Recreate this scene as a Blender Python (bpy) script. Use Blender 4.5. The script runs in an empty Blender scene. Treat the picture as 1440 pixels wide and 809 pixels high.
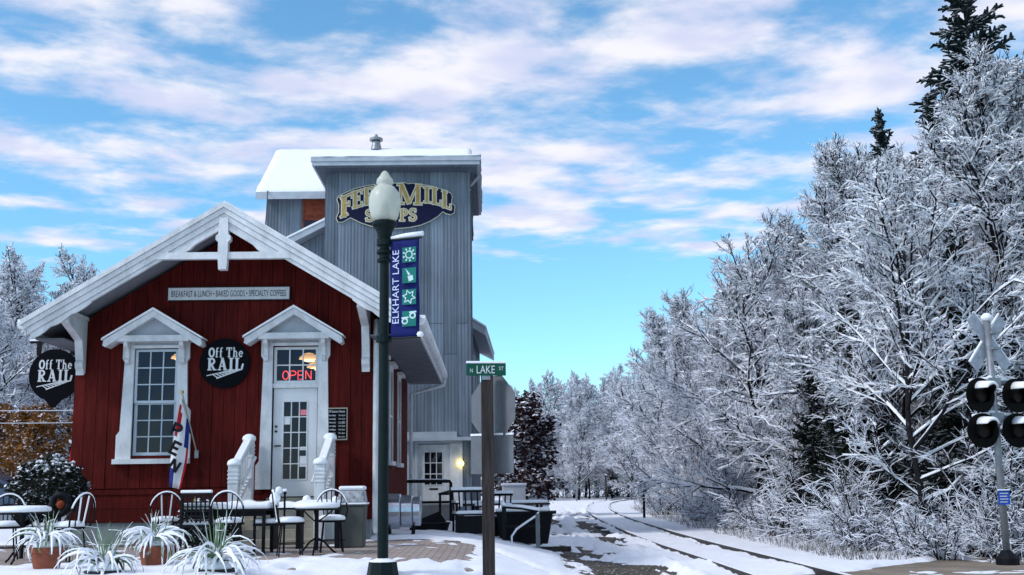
import bpy, math, random
import numpy as np
from mathutils import Vector, Matrix
C = bpy.context.scene.collection
SC = bpy.context.scene
R = math.radians
rnd = random.Random(7)

# ------------------------------------------------------------------ camera
cam = bpy.data.cameras.new('camera'); cam.lens = 40.0; cam.sensor_width = 36.0
cam.clip_start = 0.1; cam.clip_end = 3000
camo = bpy.data.objects.new('camera', cam); C.objects.link(camo)
yaw, pit, rol = R(1.196), R(9.893), R(0.8)
F_ = Vector((math.sin(yaw)*math.cos(pit), math.cos(yaw)*math.cos(pit), math.sin(pit)))
R_ = Vector((math.cos(yaw), -math.sin(yaw), 0)); U_ = R_.cross(F_)
R2 = R_*math.cos(rol) - U_*math.sin(rol); U2 = U_*math.cos(rol) + R_*math.sin(rol)
camo.matrix_world = Matrix(((R2.x, U2.x, -F_.x, 0), (R2.y, U2.y, -F_.y, 0), (R2.z, U2.z, -F_.z, 1.5), (0, 0, 0, 1)))
SC.camera = camo

# ------------------------------------------------------------------ sky + sun
SUN_EL, SUN_AZ = R(42), R(246)          # azimuth clockwise from +Y: behind the camera, a little left
world = bpy.data.worlds.new('World'); SC.world = world; world.use_nodes = True
nt = world.node_tree; nt.nodes.clear()
def N(t, **kw):
    n = nt.nodes.new(t)
    for k, v in kw.items(): setattr(n, k, v)
    return n
def Lk(a, b): nt.links.new(a, b)
def M_(op, a, b=None, c=None):
    n = N('ShaderNodeMath', operation=op)
    for i, v in enumerate((a, b, c)):
        if v is None: continue
        if isinstance(v, (int, float)): n.inputs[i].default_value = v
        else: Lk(v, n.inputs[i])
    return n.outputs[0]
out = N('ShaderNodeOutputWorld'); bg = N('ShaderNodeBackground'); Lk(bg.outputs[0], out.inputs[0])
sky = N('ShaderNodeTexSky', sky_type='NISHITA'); sky.sun_disc = False
sky.sun_elevation = SUN_EL; sky.sun_rotation = SUN_AZ; sky.altitude = 200; sky.air_density = 1.0; sky.dust_density = 0.15; sky.ozone_density = 4.0
tint = N('ShaderNodeMix', data_type='RGBA', blend_type='MULTIPLY'); tint.inputs[0].default_value = 1.0
Lk(sky.outputs[0], tint.inputs[6]); tint.inputs[7].default_value = (1.20, 1.74, 1.74, 1)
tc = N('ShaderNodeTexCoord'); sep = N('ShaderNodeSeparateXYZ'); Lk(tc.outputs['Generated'], sep.inputs[0])
zc = M_('MAXIMUM', sep.outputs[2], 0.02)
px = M_('DIVIDE', sep.outputs[0], zc); py = M_('DIVIDE', sep.outputs[1], zc)
com = N('ShaderNodeCombineXYZ'); Lk(px, com.inputs[0]); Lk(py, com.inputs[1])
mp = N('ShaderNodeMapping'); Lk(com.outputs[0], mp.inputs[0])
mp.inputs['Rotation'].default_value = (0, 0, R(-24)); mp.inputs['Scale'].default_value = (1.0, 1.0, 1); mp.inputs['Location'].default_value = (3.1, 0.65, 0)
def noise(scale, detail, rough, vec=None, off=0.0, dist=0.0):
    n = N('ShaderNodeTexNoise'); n.inputs['Scale'].default_value = scale; n.inputs['Detail'].default_value = detail
    n.inputs['Roughness'].default_value = rough; n.inputs['Distortion'].default_value = dist; Lk(vec or mp.outputs[0], n.inputs['Vector'])
    return n.outputs['Fac']
n1 = noise(2.3, 10, 0.56, dist=0.1)
n2 = noise(0.8, 3, 0.5)
rad = M_('SQRT', M_('ADD', M_('MULTIPLY', px, px), M_('MULTIPLY', py, py)))
mr = N('ShaderNodeMapRange'); Lk(rad, mr.inputs[0]); mr.inputs[1].default_value = 4.2; mr.inputs[2].default_value = 6.5; mr.inputs[3].default_value = 0.0; mr.inputs[4].default_value = 0.30
dens = M_('SUBTRACT', M_('ADD', M_('MULTIPLY', n1, 0.78), M_('MULTIPLY', n2, 0.30)), mr.outputs[0])
cr = N('ShaderNodeMapRange', interpolation_type='SMOOTHSTEP'); Lk(dens, cr.inputs[0]); cr.inputs[1].default_value = 0.44; cr.inputs[2].default_value = 0.62; cr.inputs[3].default_value = 0; cr.inputs[4].default_value = 0.93
shade = N('ShaderNodeMapRange', interpolation_type='SMOOTHSTEP'); Lk(noise(3.4, 6, 0.5, dist=0.2), shade.inputs[0]); shade.inputs[1].default_value = 0.36; shade.inputs[2].default_value = 0.62; shade.inputs[3].default_value = 0; shade.inputs[4].default_value = 1
cc = N('ShaderNodeMix', data_type='RGBA'); Lk(shade.outputs[0], cc.inputs[0]); cc.inputs[6].default_value = (5.9, 6.2, 8.0, 1); cc.inputs[7].default_value = (8.3, 8.1, 8.6, 1)
mixc = N('ShaderNodeMix', data_type='RGBA'); Lk(cr.outputs[0], mixc.inputs[0]); Lk(tint.outputs[2], mixc.inputs[6]); Lk(cc.outputs[2], mixc.inputs[7])
Lk(mixc.outputs[2], bg.inputs[0]); bg.inputs[1].default_value = 0.1
sun = bpy.data.lights.new('sun', 'SUN'); sun.energy = 1.8; sun.angle = R(10); sun.color = (1.0, 0.975, 0.96)
suno = bpy.data.objects.new('sun', sun); C.objects.link(suno)
sd = Vector((math.sin(SUN_AZ)*math.cos(SUN_EL), math.cos(SUN_AZ)*math.cos(SUN_EL), math.sin(SUN_EL)))
suno.rotation_euler = sd.to_track_quat('Z', 'Y').to_euler(); suno.location = (0, -20, 40)
SC.view_settings.view_transform = 'Standard'; SC.view_settings.look = 'None'; SC.view_settings.exposure = 0.27; SC.view_settings.gamma = 1.0
SC.view_settings.use_curve_mapping = False
SC.cycles.max_bounces = 6; SC.cycles.transparent_max_bounces = 8

# ------------------------------------------------------------------ materials
MATS = {}
def mat(name, col, rough=0.7, var=0.15, scale=6.0, bump=0.0, bscale=40.0, metal=0.0, stretch=(1, 1, 1), orand=0.0, ribs=0.0, col2=None, emit=None, spec=0.18, trans=0.0):
    m = bpy.data.materials.new(name); m.use_nodes = True; t = m.node_tree; b = t.nodes['Principled BSDF']
    b.inputs['Roughness'].default_value = rough; b.inputs['Metallic'].default_value = metal
    b.inputs['Specular IOR Level'].default_value = spec
    tcn = t.nodes.new('ShaderNodeTexCoord'); mpn = t.nodes.new('ShaderNodeMapping'); mpn.inputs['Scale'].default_value = stretch
    t.links.new(tcn.outputs['Object'], mpn.inputs[0])
    nz = t.nodes.new('ShaderNodeTexNoise'); nz.inputs['Scale'].default_value = scale; nz.inputs['Detail'].default_value = 5; nz.inputs['Roughness'].default_value = 0.62
    t.links.new(mpn.outputs[0], nz.inputs['Vector'])
    rp = t.nodes.new('ShaderNodeMapRange'); rp.inputs[1].default_value = 0.3; rp.inputs[2].default_value = 0.7
    t.links.new(nz.outputs['Fac'], rp.inputs[0])
    mx = t.nodes.new('ShaderNodeMix'); mx.data_type = 'RGBA'; t.links.new(rp.outputs[0], mx.inputs[0])
    c = list(col)
    mx.inputs[6].default_value = [min(1, v*(1-var)) for v in c] + [1]
    mx.inputs[7].default_value = [min(1, v) for v in (col2 or [v*(1+var) for v in c])] + [1]
    cout = mx.outputs[2]
    if orand:
        oi = t.nodes.new('ShaderNodeObjectInfo'); rr_ = t.nodes.new('ShaderNodeMapRange'); t.links.new(oi.outputs['Random'], rr_.inputs[0]); rr_.inputs[3].default_value = 1-orand; rr_.inputs[4].default_value = 1+orand
        n2_ = t.nodes.new('ShaderNodeTexNoise'); n2_.inputs['Scale'].default_value = 0.9; n2_.inputs['Detail'].default_value = 6; t.links.new(tcn.outputs['Object'], n2_.inputs['Vector'])
        r2_ = t.nodes.new('ShaderNodeMapRange'); t.links.new(n2_.outputs['Fac'], r2_.inputs[0]); r2_.inputs[1].default_value = .3; r2_.inputs[2].default_value = .7; r2_.inputs[3].default_value = 1-orand; r2_.inputs[4].default_value = 1+orand
        pr_ = t.nodes.new('ShaderNodeMath'); pr_.operation = 'MULTIPLY'; t.links.new(rr_.outputs[0], pr_.inputs[0]); t.links.new(r2_.outputs[0], pr_.inputs[1])
        hs_n = t.nodes.new('ShaderNodeHueSaturation'); t.links.new(cout, hs_n.inputs['Color']); t.links.new(pr_.outputs[0], hs_n.inputs['Value']); cout = hs_n.outputs[0]
    t.links.new(cout, b.inputs['Base Color'])
    if bump:
        nb = t.nodes.new('ShaderNodeTexNoise'); nb.inputs['Scale'].default_value = bscale; nb.inputs['Detail'].default_value = 4
        t.links.new(mpn.outputs[0], nb.inputs['Vector'])
        bp = t.nodes.new('ShaderNodeBump'); bp.inputs['Strength'].default_value = bump; bp.inputs['Distance'].default_value = 0.02
        hgt = nb.outputs['Fac']
        if ribs:
            wv = t.nodes.new('ShaderNodeTexWave'); wv.bands_direction = 'X'; wv.inputs['Scale'].default_value = ribs; t.links.new(tcn.outputs['Object'], wv.inputs['Vector'])
            ad_ = t.nodes.new('ShaderNodeMath'); ad_.operation = 'MULTIPLY_ADD'; t.links.new(wv.outputs['Fac'], ad_.inputs[0]); ad_.inputs[1].default_value = 1.2; t.links.new(hgt, ad_.inputs[2]); hgt = ad_.outputs[0]
        t.links.new(hgt, bp.inputs['Height']); t.links.new(bp.outputs[0], b.inputs['Normal'])
    if emit:
        b.inputs['Emission Color'].default_value = list(emit[:3]) + [1]; b.inputs['Emission Strength'].default_value = emit[3]
    if trans: b.inputs['Transmission Weight'].default_value = trans
    MATS[name] = m; return m
def snowbark(name, bark, snow, lo, hi, nscale=5.0, namp=0.5):
    """bark or leaf colour with snow lying on whatever faces up"""
    m = bpy.data.materials.new(name); m.use_nodes = True; t = m.node_tree; b = t.nodes['Principled BSDF']; b.inputs['Roughness'].default_value = 0.85; b.inputs['Specular IOR Level'].default_value = 0.15
    g = t.nodes.new('ShaderNodeNewGeometry'); s = t.nodes.new('ShaderNodeSeparateXYZ'); t.links.new(g.outputs['True Normal'], s.inputs[0])
    nz = t.nodes.new('ShaderNodeTexNoise'); nz.inputs['Scale'].default_value = nscale; nz.inputs['Detail'].default_value = 3
    tcn = t.nodes.new('ShaderNodeTexCoord'); t.links.new(tcn.outputs['Object'], nz.inputs['Vector'])
    ma = t.nodes.new('ShaderNodeMath'); ma.operation = 'MULTIPLY_ADD'; t.links.new(nz.outputs['Fac'], ma.inputs[0]); ma.inputs[1].default_value = namp*2; ma.inputs[2].default_value = -namp
    ad = t.nodes.new('ShaderNodeMath'); ad.operation = 'ADD'; t.links.new(s.outputs[2], ad.inputs[0]); t.links.new(ma.outputs[0], ad.inputs[1])
    mr_ = t.nodes.new('ShaderNodeMapRange'); mr_.inputs[1].default_value = lo; mr_.inputs[2].default_value = hi; t.links.new(ad.outputs[0], mr_.inputs[0])
    mx = t.nodes.new('ShaderNodeMix'); mx.data_type = 'RGBA'; t.links.new(mr_.outputs[0], mx.inputs[0])
    mx.inputs[6].default_value = list(bark) + [1]; mx.inputs[7].default_value = list(snow) + [1]
    t.links.new(mx.outputs[2], b.inputs['Base Color']); MATS[name] = m; return m
SNOWC = (0.83, 0.85, 0.93)
mat('snow', (0.86, 0.87, 0.92), 0.75, 0.04, 3, 0.5, 14, spec=0.2)
mat('red_board', (0.080, 0.0068, 0.0055), 0.8, 0.38, 3, 0.5, 25, stretch=(6, 6, 0.6), spec=0.12, orand=0.20)
mat('white_trim', (0.62, 0.63, 0.66), 0.65, 0.18, 5, 0.25, 30, stretch=(1, 1, 0.6), orand=0.05)
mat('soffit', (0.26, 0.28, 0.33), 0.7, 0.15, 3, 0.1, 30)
mat('soffit_shaded', (0.13, 0.14, 0.165), 0.8, 0.2, 3)  # soffit colour halved, shade under the side eave painted in
mat('canopy_fill', (0.40, 0.43, 0.48), 0.7, 0.12, 3)
mat('sash', (0.50, 0.56, 0.64), 0.55, 0.1, 5)
mat('door_white', (0.66, 0.67, 0.70), 0.5, 0.06, 4)
mat('foundation', (0.22, 0.235, 0.25), 0.9, 0.2, 5, 0.3, 30)
mat('black_sign', (0.004, 0.0045, 0.007), 0.7, 0.1, 4, spec=0.05)
mat('letter_white', (0.62, 0.63, 0.66), 0.6, 0.12, 12)
mat('dark_int', (0.012, 0.014, 0.018), 0.9, 0.2, 3)  # near-black stands in for the dimness of rooms behind the glass
mat('shingle_edge', (0.11, 0.11, 0.12), 0.9, 0.2, 6)
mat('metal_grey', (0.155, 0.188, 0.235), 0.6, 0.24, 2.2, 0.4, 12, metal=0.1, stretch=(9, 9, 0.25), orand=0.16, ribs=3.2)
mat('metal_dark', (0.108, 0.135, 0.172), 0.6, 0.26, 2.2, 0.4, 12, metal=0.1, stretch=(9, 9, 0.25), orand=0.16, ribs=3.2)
mat('cornice', (0.40, 0.44, 0.50), 0.6, 0.12, 4)
mat('rust_board', (0.22, 0.055, 0.03), 0.8, 0.5, 5, 0.3, 20, stretch=(1, 1, 6))
mat('concrete', (0.26, 0.26, 0.25), 0.9, 0.25, 3, 0.4, 20)
mat('tan_step', (0.33, 0.31, 0.26), 0.9, 0.2, 4, 0.2, 20)
mat('navy', (0.004, 0.005, 0.035), 0.6, 0.15, 4)
mat('cream', (0.58, 0.55, 0.44), 0.6, 0.1, 6)
mat('gold', (0.42, 0.28, 0.09), 0.5, 0.3, 8)
mat('lamp_metal', (0.003, 0.010, 0.011), 0.5, 0.2, 8, spec=0.15)
mat('banner_blue', (0.008, 0.014, 0.11), 0.8, 0.2, 6, 0.3, 60)
mat('banner_green', (0.012, 0.15, 0.13), 0.8, 0.15, 6)
mat('banner_print', (0.50, 0.66, 0.68), 0.8, 0.1, 6)
mat('banner_text', (0.55, 0.60, 0.80), 0.8, 0.1, 6)
mat('wood_post', (0.038, 0.031, 0.030), 0.9, 0.5, 4, 0.8, 12, stretch=(9, 9, 0.7))
mat('sign_back', (0.15, 0.155, 0.172), 0.5, 0.12, 6, metal=0.3)
mat('sign_green', (0.006, 0.075, 0.05), 0.5, 0.1, 6)
mat('galv', (0.26, 0.28, 0.31), 0.5, 0.18, 8, metal=0.5)
mat('galv_shiny', (0.60, 0.63, 0.68), 0.25, 0.2, 5, metal=0.9, stretch=(1, 6, 1))
mat('signal_black', (0.003, 0.003, 0.0035), 0.6, 0.2, 6, spec=0.08)
mat('lens_red', (0.012, 0.003, 0.003), 0.4, 0.2, 20)
mat('xbuck_back', (0.40, 0.43, 0.50), 0.6, 0.25, 8, metal=0.1)
mat('sign_blue', (0.02, 0.08, 0.42), 0.5, 0.1, 6)
mat('iron', (0.006, 0.006, 0.009), 0.6, 0.3, 10, spec=0.15)
mat('terracotta', (0.24, 0.075, 0.045), 0.85, 0.25, 6, 0.2, 30)
mat('pot_dark', (0.03, 0.03, 0.035), 0.6, 0.2, 6)
mat('bin_grey', (0.09, 0.095, 0.09), 0.7, 0.12, 4, 0.1, 40)
mat('wicker_grey', (0.36, 0.37, 0.40), 0.8, 0.5, 14, 0.5, 30)
mat('flag_white', (0.78, 0.78, 0.82), 0.85, 0.06, 5)
mat('flag_red', (0.45, 0.02, 0.03), 0.85, 0.1, 5)
mat('flag_blue', (0.02, 0.03, 0.20), 0.85, 0.1, 5)
mat('flag_black', (0.01, 0.01, 0.015), 0.85, 0.1, 5)
mat('brass', (0.50, 0.36, 0.10), 0.35, 0.2, 8, metal=0.8)
mat('fence_blue', (0.17, 0.22, 0.30), 0.8, 0.2, 5, 0.2, 20, stretch=(6, 6, 0.6))
mat('rail_steel', (0.035, 0.028, 0.026), 0.55, 0.4, 8, metal=0.4)
mat('tie_wood', (0.05, 0.04, 0.035), 0.9, 0.3, 8)
mat('car_blue', (0.035, 0.06, 0.12), 0.25, 0.08, 2, spec=0.6)
mat('tyre', (0.01, 0.01, 0.01), 0.9, 0.1, 8)
mat('house_white', (0.55, 0.56, 0.60), 0.8, 0.1, 3)
mat('house_roof', (0.10, 0.09, 0.09), 0.9, 0.2, 4)
mat('wire_m', (0.45, 0.47, 0.52), 0.6, 0.1, 5)
mat('wire_dark', (0.03, 0.03, 0.04), 0.6, 0.1, 5)
mat('sticker_pink', (0.75, 0.22, 0.26), 0.5, 0.1, 9)
mat('paper', (0.70, 0.72, 0.74), 0.7, 0.1, 9)
mat('hardware', (0.02, 0.02, 0.022), 0.35, 0.2, 9, metal=0.5)
mat('shade_glow', (0.85, 0.55, 0.25), 0.5, 0.1, 9, emit=(1.0, 0.55, 0.22, 1.6))
mat('shade_bulb', (0.9, 0.8, 0.6), 0.5, 0.05, 9, emit=(1.0, 0.75, 0.40, 3.0))
mat('neon', (0.9, 0.12, 0.12), 0.4, 0.02, 9, emit=(1.0, 0.07, 0.06, 2.6))
mat('wall_lamp', (0.95, 0.8, 0.3), 0.4, 0.02, 9, emit=(1.0, 0.75, 0.12, 6.0))
mat('globe', (0.64, 0.65, 0.57), 0.35, 0.05, 5, spec=0.3)
mat('orange_decor', (0.20, 0.04, 0.015), 0.8, 0.4, 9)
mat('grass_blade', (0.20, 0.30, 0.16), 0.7, 0.2, 9)
_g = MATS['globe'].node_tree; _b = _g.nodes['Principled BSDF']; _b.inputs['Alpha'].default_value = 0.72; _b.inputs['Subsurface Weight'].default_value = 0.0
# window glass: dark see-through pane with a sky reflection
def glass(name, tint, alpha):
    m = bpy.data.materials.new(name); m.use_nodes = True; t = m.node_tree; t.nodes.clear()
    o = t.nodes.new('ShaderNodeOutputMaterial'); a = t.nodes.new('ShaderNodeBsdfTransparent'); a.inputs[0].default_value = (*tint, 1)
    g = t.nodes.new('ShaderNodeBsdfGlossy'); g.inputs['Roughness'].default_value = 0.06; g.inputs[0].default_value = (0.80, 0.70, 0.95, 1)
    nz = t.nodes.new('ShaderNodeTexNoise'); nz.inputs['Scale'].default_value = 1.5; bp = t.nodes.new('ShaderNodeBump'); bp.inputs['Strength'].default_value = 0.08; t.links.new(nz.outputs['Fac'], bp.inputs['Height']); t.links.new(bp.outputs[0], g.inputs['Normal'])
    mx = t.nodes.new('ShaderNodeMixShader'); mx.inputs[0].default_value = alpha
    t.links.new(a.outputs[0], mx.inputs[1]); t.links.new(g.outputs[0], mx.inputs[2]); t.links.new(mx.outputs[0], o.inputs[0]); MATS[name] = m
glass('glass', (0.45, 0.48, 0.55), 0.035)
snowbark('frost_twig', (0.010, 0.010, 0.014), (0.84, 0.87, 0.96), -0.30, 0.30, 0.9, 0.85)
snowbark('frost_limb', (0.013, 0.012, 0.014), (0.84, 0.86, 0.94), 0.15, 0.55, 5.0, 0.5)
snowbark('hazy_twig', (0.075, 0.08, 0.12), (0.82, 0.85, 0.94), -0.45, 0.35, 3.0, 0.4)  # paler, bluer bark and frost paint the distance haze into the colour
snowbark('needle', (0.013, 0.024, 0.026), SNOWC, 0.55, 1.0, 1.6, 0.40)
snowbark('cedar', (0.010, 0.015, 0.011), SNOWC, 0.62, 0.98, 1.5, 0.5)
snowbark('maroon_leaf', (0.030, 0.012, 0.014), SNOWC, 0.35, 0.8, 1.7, 0.75)
snowbark('orange_leaf', (0.21, 0.085, 0.018), SNOWC, 0.5, 0.95, 1.6, 0.65)
snowbark('bush_leaf', (0.016, 0.020, 0.015), SNOWC, 0.62, 0.95, 2.5, 0.45)
snowbark('weed', (0.07, 0.055, 0.035), SNOWC, 0.1, 0.6, 6.0, 0.5)
snowbark('blade', (0.15, 0.24, 0.13), (0.86, 0.87, 0.92), 0.05, 0.45, 9.0, 0.35)

# ------------------------------------------------------------------ helpers
class MB:
    def __init__(s): s.v = []; s.f = []
    def add(s, vs, fs):
        o = len(s.v); s.v += [tuple(v) for v in vs]; s.f += [tuple(i+o for i in f) for f in fs]; return s
    def box(s, x0, x1, y0, y1, z0, z1):
        return s.add([(x0,y0,z0),(x1,y0,z0),(x1,y1,z0),(x0,y1,z0),(x0,y0,z1),(x1,y0,z1),(x1,y1,z1),(x0,y1,z1)],
                     [(0,3,2,1),(4,5,6,7),(0,1,5,4),(1,2,6,5),(2,3,7,6),(3,0,4,7)])
    def prism(s, poly, a, b, ax='y'):
        """polygon in xz (ax y) / yz (ax x) / xy (ax z) extruded from a to b"""
        n = len(poly)
        def P(p, t): return (p[0], t, p[1]) if ax == 'y' else ((t, p[0], p[1]) if ax == 'x' else (p[0], p[1], t))
        vs = [P(p, a) for p in poly] + [P(p, b) for p in poly]
        return s.add(vs, [tuple(range(n)), tuple(range(2*n-1, n-1, -1))] + [(i, (i+1) % n, n+(i+1) % n, n+i) for i in range(n)])
    def tube(s, pts, r, n=8, cap=True):
        pts = [Vector(p) for p in pts]; rs = r if isinstance(r, (list, tuple)) else [r]*len(pts)
        vs = []; u = None
        for i, p in enumerate(pts):
            d = (pts[min(i+1, len(pts)-1)] - pts[max(i-1, 0)]).normalized()
            if u is None: u = (Vector((0, 0, 1)) if abs(d.z) < .9 else Vector((1, 0, 0)))
            u = (u - d*u.dot(d)).normalized(); w = d.cross(u)
            for k in range(n):
                a = 2*math.pi*k/n; vs.append(p + (u*math.cos(a) + w*math.sin(a))*rs[i])
        m = len(pts); fs = [(i*n+k, i*n+(k+1) % n, (i+1)*n+(k+1) % n, (i+1)*n+k) for i in range(m-1) for k in range(n)]
        if cap: fs += [tuple(range(n-1, -1, -1)), tuple(range((m-1)*n, m*n))]
        return s.add(vs, fs)
    def lathe(s, prof, n=20, o=(0, 0, 0)):
        vs = []; fs = []
        for r, z in prof:
            for k in range(n):
                a = 2*math.pi*k/n; vs.append((o[0]+r*math.cos(a), o[1]+r*math.sin(a), o[2]+z))
        m = len(prof)
        fs = [(i*n+k, i*n+(k+1) % n, (i+1)*n+(k+1) % n, (i+1)*n+k) for i in range(m-1) for k in range(n)]
        fs += [tuple(range(n-1, -1, -1)), tuple(range((m-1)*n, m*n))]
        return s.add(vs, fs)
    def bar(s, p, q, w, h, up=(0, 0, 1)):
        """rectangular bar p->q, w wide sideways, h along up"""
        p, q = Vector(p), Vector(q); d = (q-p).normalized(); u = Vector(up); u = (u - d*u.dot(d)).normalized(); sd_ = d.cross(u)
        vs = [e + sd_*(w/2*i) + u*(h/2*j) for e in (p, q) for i, j in ((-1,-1),(1,-1),(1,1),(-1,1))]
        return s.add(vs, [(0,1,2,3),(7,6,5,4),(0,4,5,1),(1,5,6,2),(2,6,7,3),(3,7,4,0)])
    def build(s, name, m, parent=None, smooth=False, bevel=0):
        me = bpy.data.meshes.new(name); me.from_pydata(s.v, [], s.f); me.update()
        me.materials.append(MATS[m]); o = bpy.data.objects.new(name, me); C.objects.link(o)
        if smooth: me.polygons.foreach_set('use_smooth', [True]*len(me.polygons))
        if bevel:
            b = o.modifiers.new('bevel', 'BEVEL'); b.width = bevel; b.segments = 2; b.limit_method = 'ANGLE'
        if parent: o.parent = parent
        return o
def fixn(o):
    import bmesh
    b = bmesh.new(); b.from_mesh(o.data); bmesh.ops.recalc_face_normals(b, faces=b.faces); b.to_mesh(o.data); b.free(); return o
def thing(name, label, cat, loc=(0, 0, 0), rz=0, group=None):
    o = bpy.data.objects.new(name, None); C.objects.link(o); o.location = loc; o.rotation_euler = (0, 0, rz); o.empty_display_size = 0.1
    return tag(o, label, cat, group)
def tag(o, label, cat, group=None):
    o['label'] = label; o['category'] = cat
    if group: o['group'] = group
    return o
def struct(o, kind='structure'): o['kind'] = kind; return o
def part(name, parent=None):
    o = bpy.data.objects.new(name, None); C.objects.link(o); o.empty_display_size = 0.05
    if parent: o.parent = parent
    return o
def copy_tree(o, parent=None):
    c = o.copy(); C.objects.link(c)
    if parent: c.parent = parent
    for ch in o.children: copy_tree(ch, c)
    return c
def fast_mesh(name, V, Q, m):
    """V (n,3) floats, Q (f,k) ints"""
    me = bpy.data.meshes.new(name); V = np.ascontiguousarray(V, np.float32); Q = np.ascontiguousarray(Q, np.int32); k = Q.shape[1]
    me.vertices.add(len(V)); me.vertices.foreach_set('co', V.ravel()); me.loops.add(Q.size); me.loops.foreach_set('vertex_index', Q.ravel())
    me.polygons.add(len(Q)); me.polygons.foreach_set('loop_start', np.arange(0, Q.size, k, dtype=np.int32)); me.update(calc_edges=True); me.validate()
    for x in (m if isinstance(m, (list, tuple)) else [m]): me.materials.append(MATS[x])
    return me
def meshobj(name, me, parent=None):
    o = bpy.data.objects.new(name, me); C.objects.link(o)
    if parent: o.parent = parent
    return o
def text(name, s, m, parent, cx, cz, y, w=None, h=None, ext=0.004):
    """print lettering in the plane y, facing -y, centred at cx, cz"""
    cu = bpy.data.curves.new(name, 'FONT'); cu.body = s; cu.extrude = 0.0; cu.resolution_u = 3
    to = bpy.data.objects.new('tmp', cu); C.objects.link(to); bpy.context.view_layer.update()
    me = bpy.data.meshes.new_from_object(to); bpy.data.objects.remove(to)
    co = np.array([v.co for v in me.vertices]); lo, hi = co.min(0), co.max(0)
    sx = w/(hi[0]-lo[0]) if w else None; sy = h/(hi[1]-lo[1]) if h else sx; sx = sx or sy
    for v in me.vertices:
        u = (v.co.x-(lo[0]+hi[0])/2)*sx; q = (v.co.y-(lo[1]+hi[1])/2)*sy; v.co = (cx+u, y-ext, cz+q)
    me.materials.clear(); me.materials.append(MATS[m]); me.name = name
    return meshobj(name, me, parent)
# ---- slab-serif letters drawn as strokes
def arc(cx, cy, rx, ry, a0, a1, n=10): return [(cx+rx*math.cos(R(a0+(a1-a0)*i/n)), cy+ry*math.sin(R(a0+(a1-a0)*i/n))) for i in range(n+1)]
T_, t_ = .21, .10
SB = lambda x0, x1: ([(x0, .05), (x1, .05)], t_)
ST = lambda x0, x1: ([(x0, .95), (x1, .95)], t_)
GL = {
 'F': (.70, [([(.2,0),(.2,1)],T_), ST(.02,.68), ([(.64,1),(.64,.72)],.08), ([(.2,.52),(.5,.52)],t_), ([(.48,.64),(.48,.40)],.07), SB(.02,.42)]),
 'E': (.72, [([(.2,0),(.2,1)],T_), ST(.02,.68), ([(.64,1),(.64,.74)],.08), ([(.2,.52),(.5,.52)],t_), ([(.48,.64),(.48,.40)],.07), SB(.02,.70), ([(.66,0),(.66,.27)],.08)]),
 'D': (.80, [([(.2,0),(.2,1)],T_), ST(.02,.40), SB(.02,.40), (arc(.34,.5,.34,.44,90,-90),T_*.85)]),
 'M': (1.08, [([(.17,0),(.17,1)],t_), ([(.18,1),(.53,.06)],T_), ([(.53,.06),(.89,1)],t_), ([(.89,0),(.89,1)],T_), SB(.02,.32), SB(.72,1.06), ST(.02,.24), ST(.84,1.06)]),
 'I': (.44, [([(.22,0),(.22,1)],T_), ST(.02,.42), SB(.02,.42)]),
 'L': (.68, [([(.2,0),(.2,1)],T_), ST(.02,.40), SB(.02,.66), ([(.62,0),(.62,.32)],.08)]),
 'S': (.62, [(arc(.31,.73,.20,.21,20,180,8)+arc(.31,.73,.20,.21,190,262,4)+arc(.31,.26,.21,.21,82,-180,12),.16), ([(.50,.98),(.50,.70)],.06), ([(.10,.02),(.10,.30)],.06)]),
 'H': (.82, [([(.2,0),(.2,1)],T_), ([(.62,0),(.62,1)],T_), ([(.2,.5),(.62,.5)],t_), SB(.02,.38), SB(.44,.80), ST(.02,.38), ST(.44,.80)]),
 'O': (.82, [(arc(.41,.5,.31,.42,0,360,20),.19)]),
 'P': (.70, [([(.2,0),(.2,1)],T_), (arc(.32,.73,.27,.22,90,-90,8),.16), ST(.02,.36), ([(.2,.50),(.34,.50)],t_), SB(.02,.42)]),
 'R': (.82, [([(.2,0),(.2,1)],T_), (arc(.34,.73,.27,.22,90,-90,8),.16), ST(.02,.36), ([(.2,.50),(.34,.50)],t_), SB(.02,.40), ([(.36,.5),(.62,.04)],.18), SB(.52,.82)]),
 'A': (.86, [([(.14,0),(.40,1)],.11), ([(.40,1),(.68,0)],T_), ([(.24,.33),(.60,.33)],t_), SB(.0,.30), SB(.50,.86), ST(.28,.50)]),
 'T': (.78, [([(.39,0),(.39,1)],.17), ST(.03,.75), ([(.06,1),(.06,.72)],.08), ([(.72,1),(.72,.72)],.08), SB(.20,.58)]),
 'f': (.44, [([(.16,0),(.16,.80)],.14), (arc(.32,.80,.16,.15,180,60,6),.12), ([(.02,.58),(.36,.58)],.09), ([(.02,.04),(.34,.04)],.08)]),
 'h': (.68, [([(.16,0),(.16,1)],.14), ([(.02,.96),(.18,.96)],.08), (arc(.33,.40,.17,.22,180,0,8)+[(.50,0)],.13), ([(.02,.04),(.30,.04)],.08), ([(.38,.04),(.66,.04)],.08)]),
 'e': (.58, [(arc(.29,.32,.21,.26,0,320,16),.13), ([(.10,.34),(.48,.34)],.08)]),
}
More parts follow.
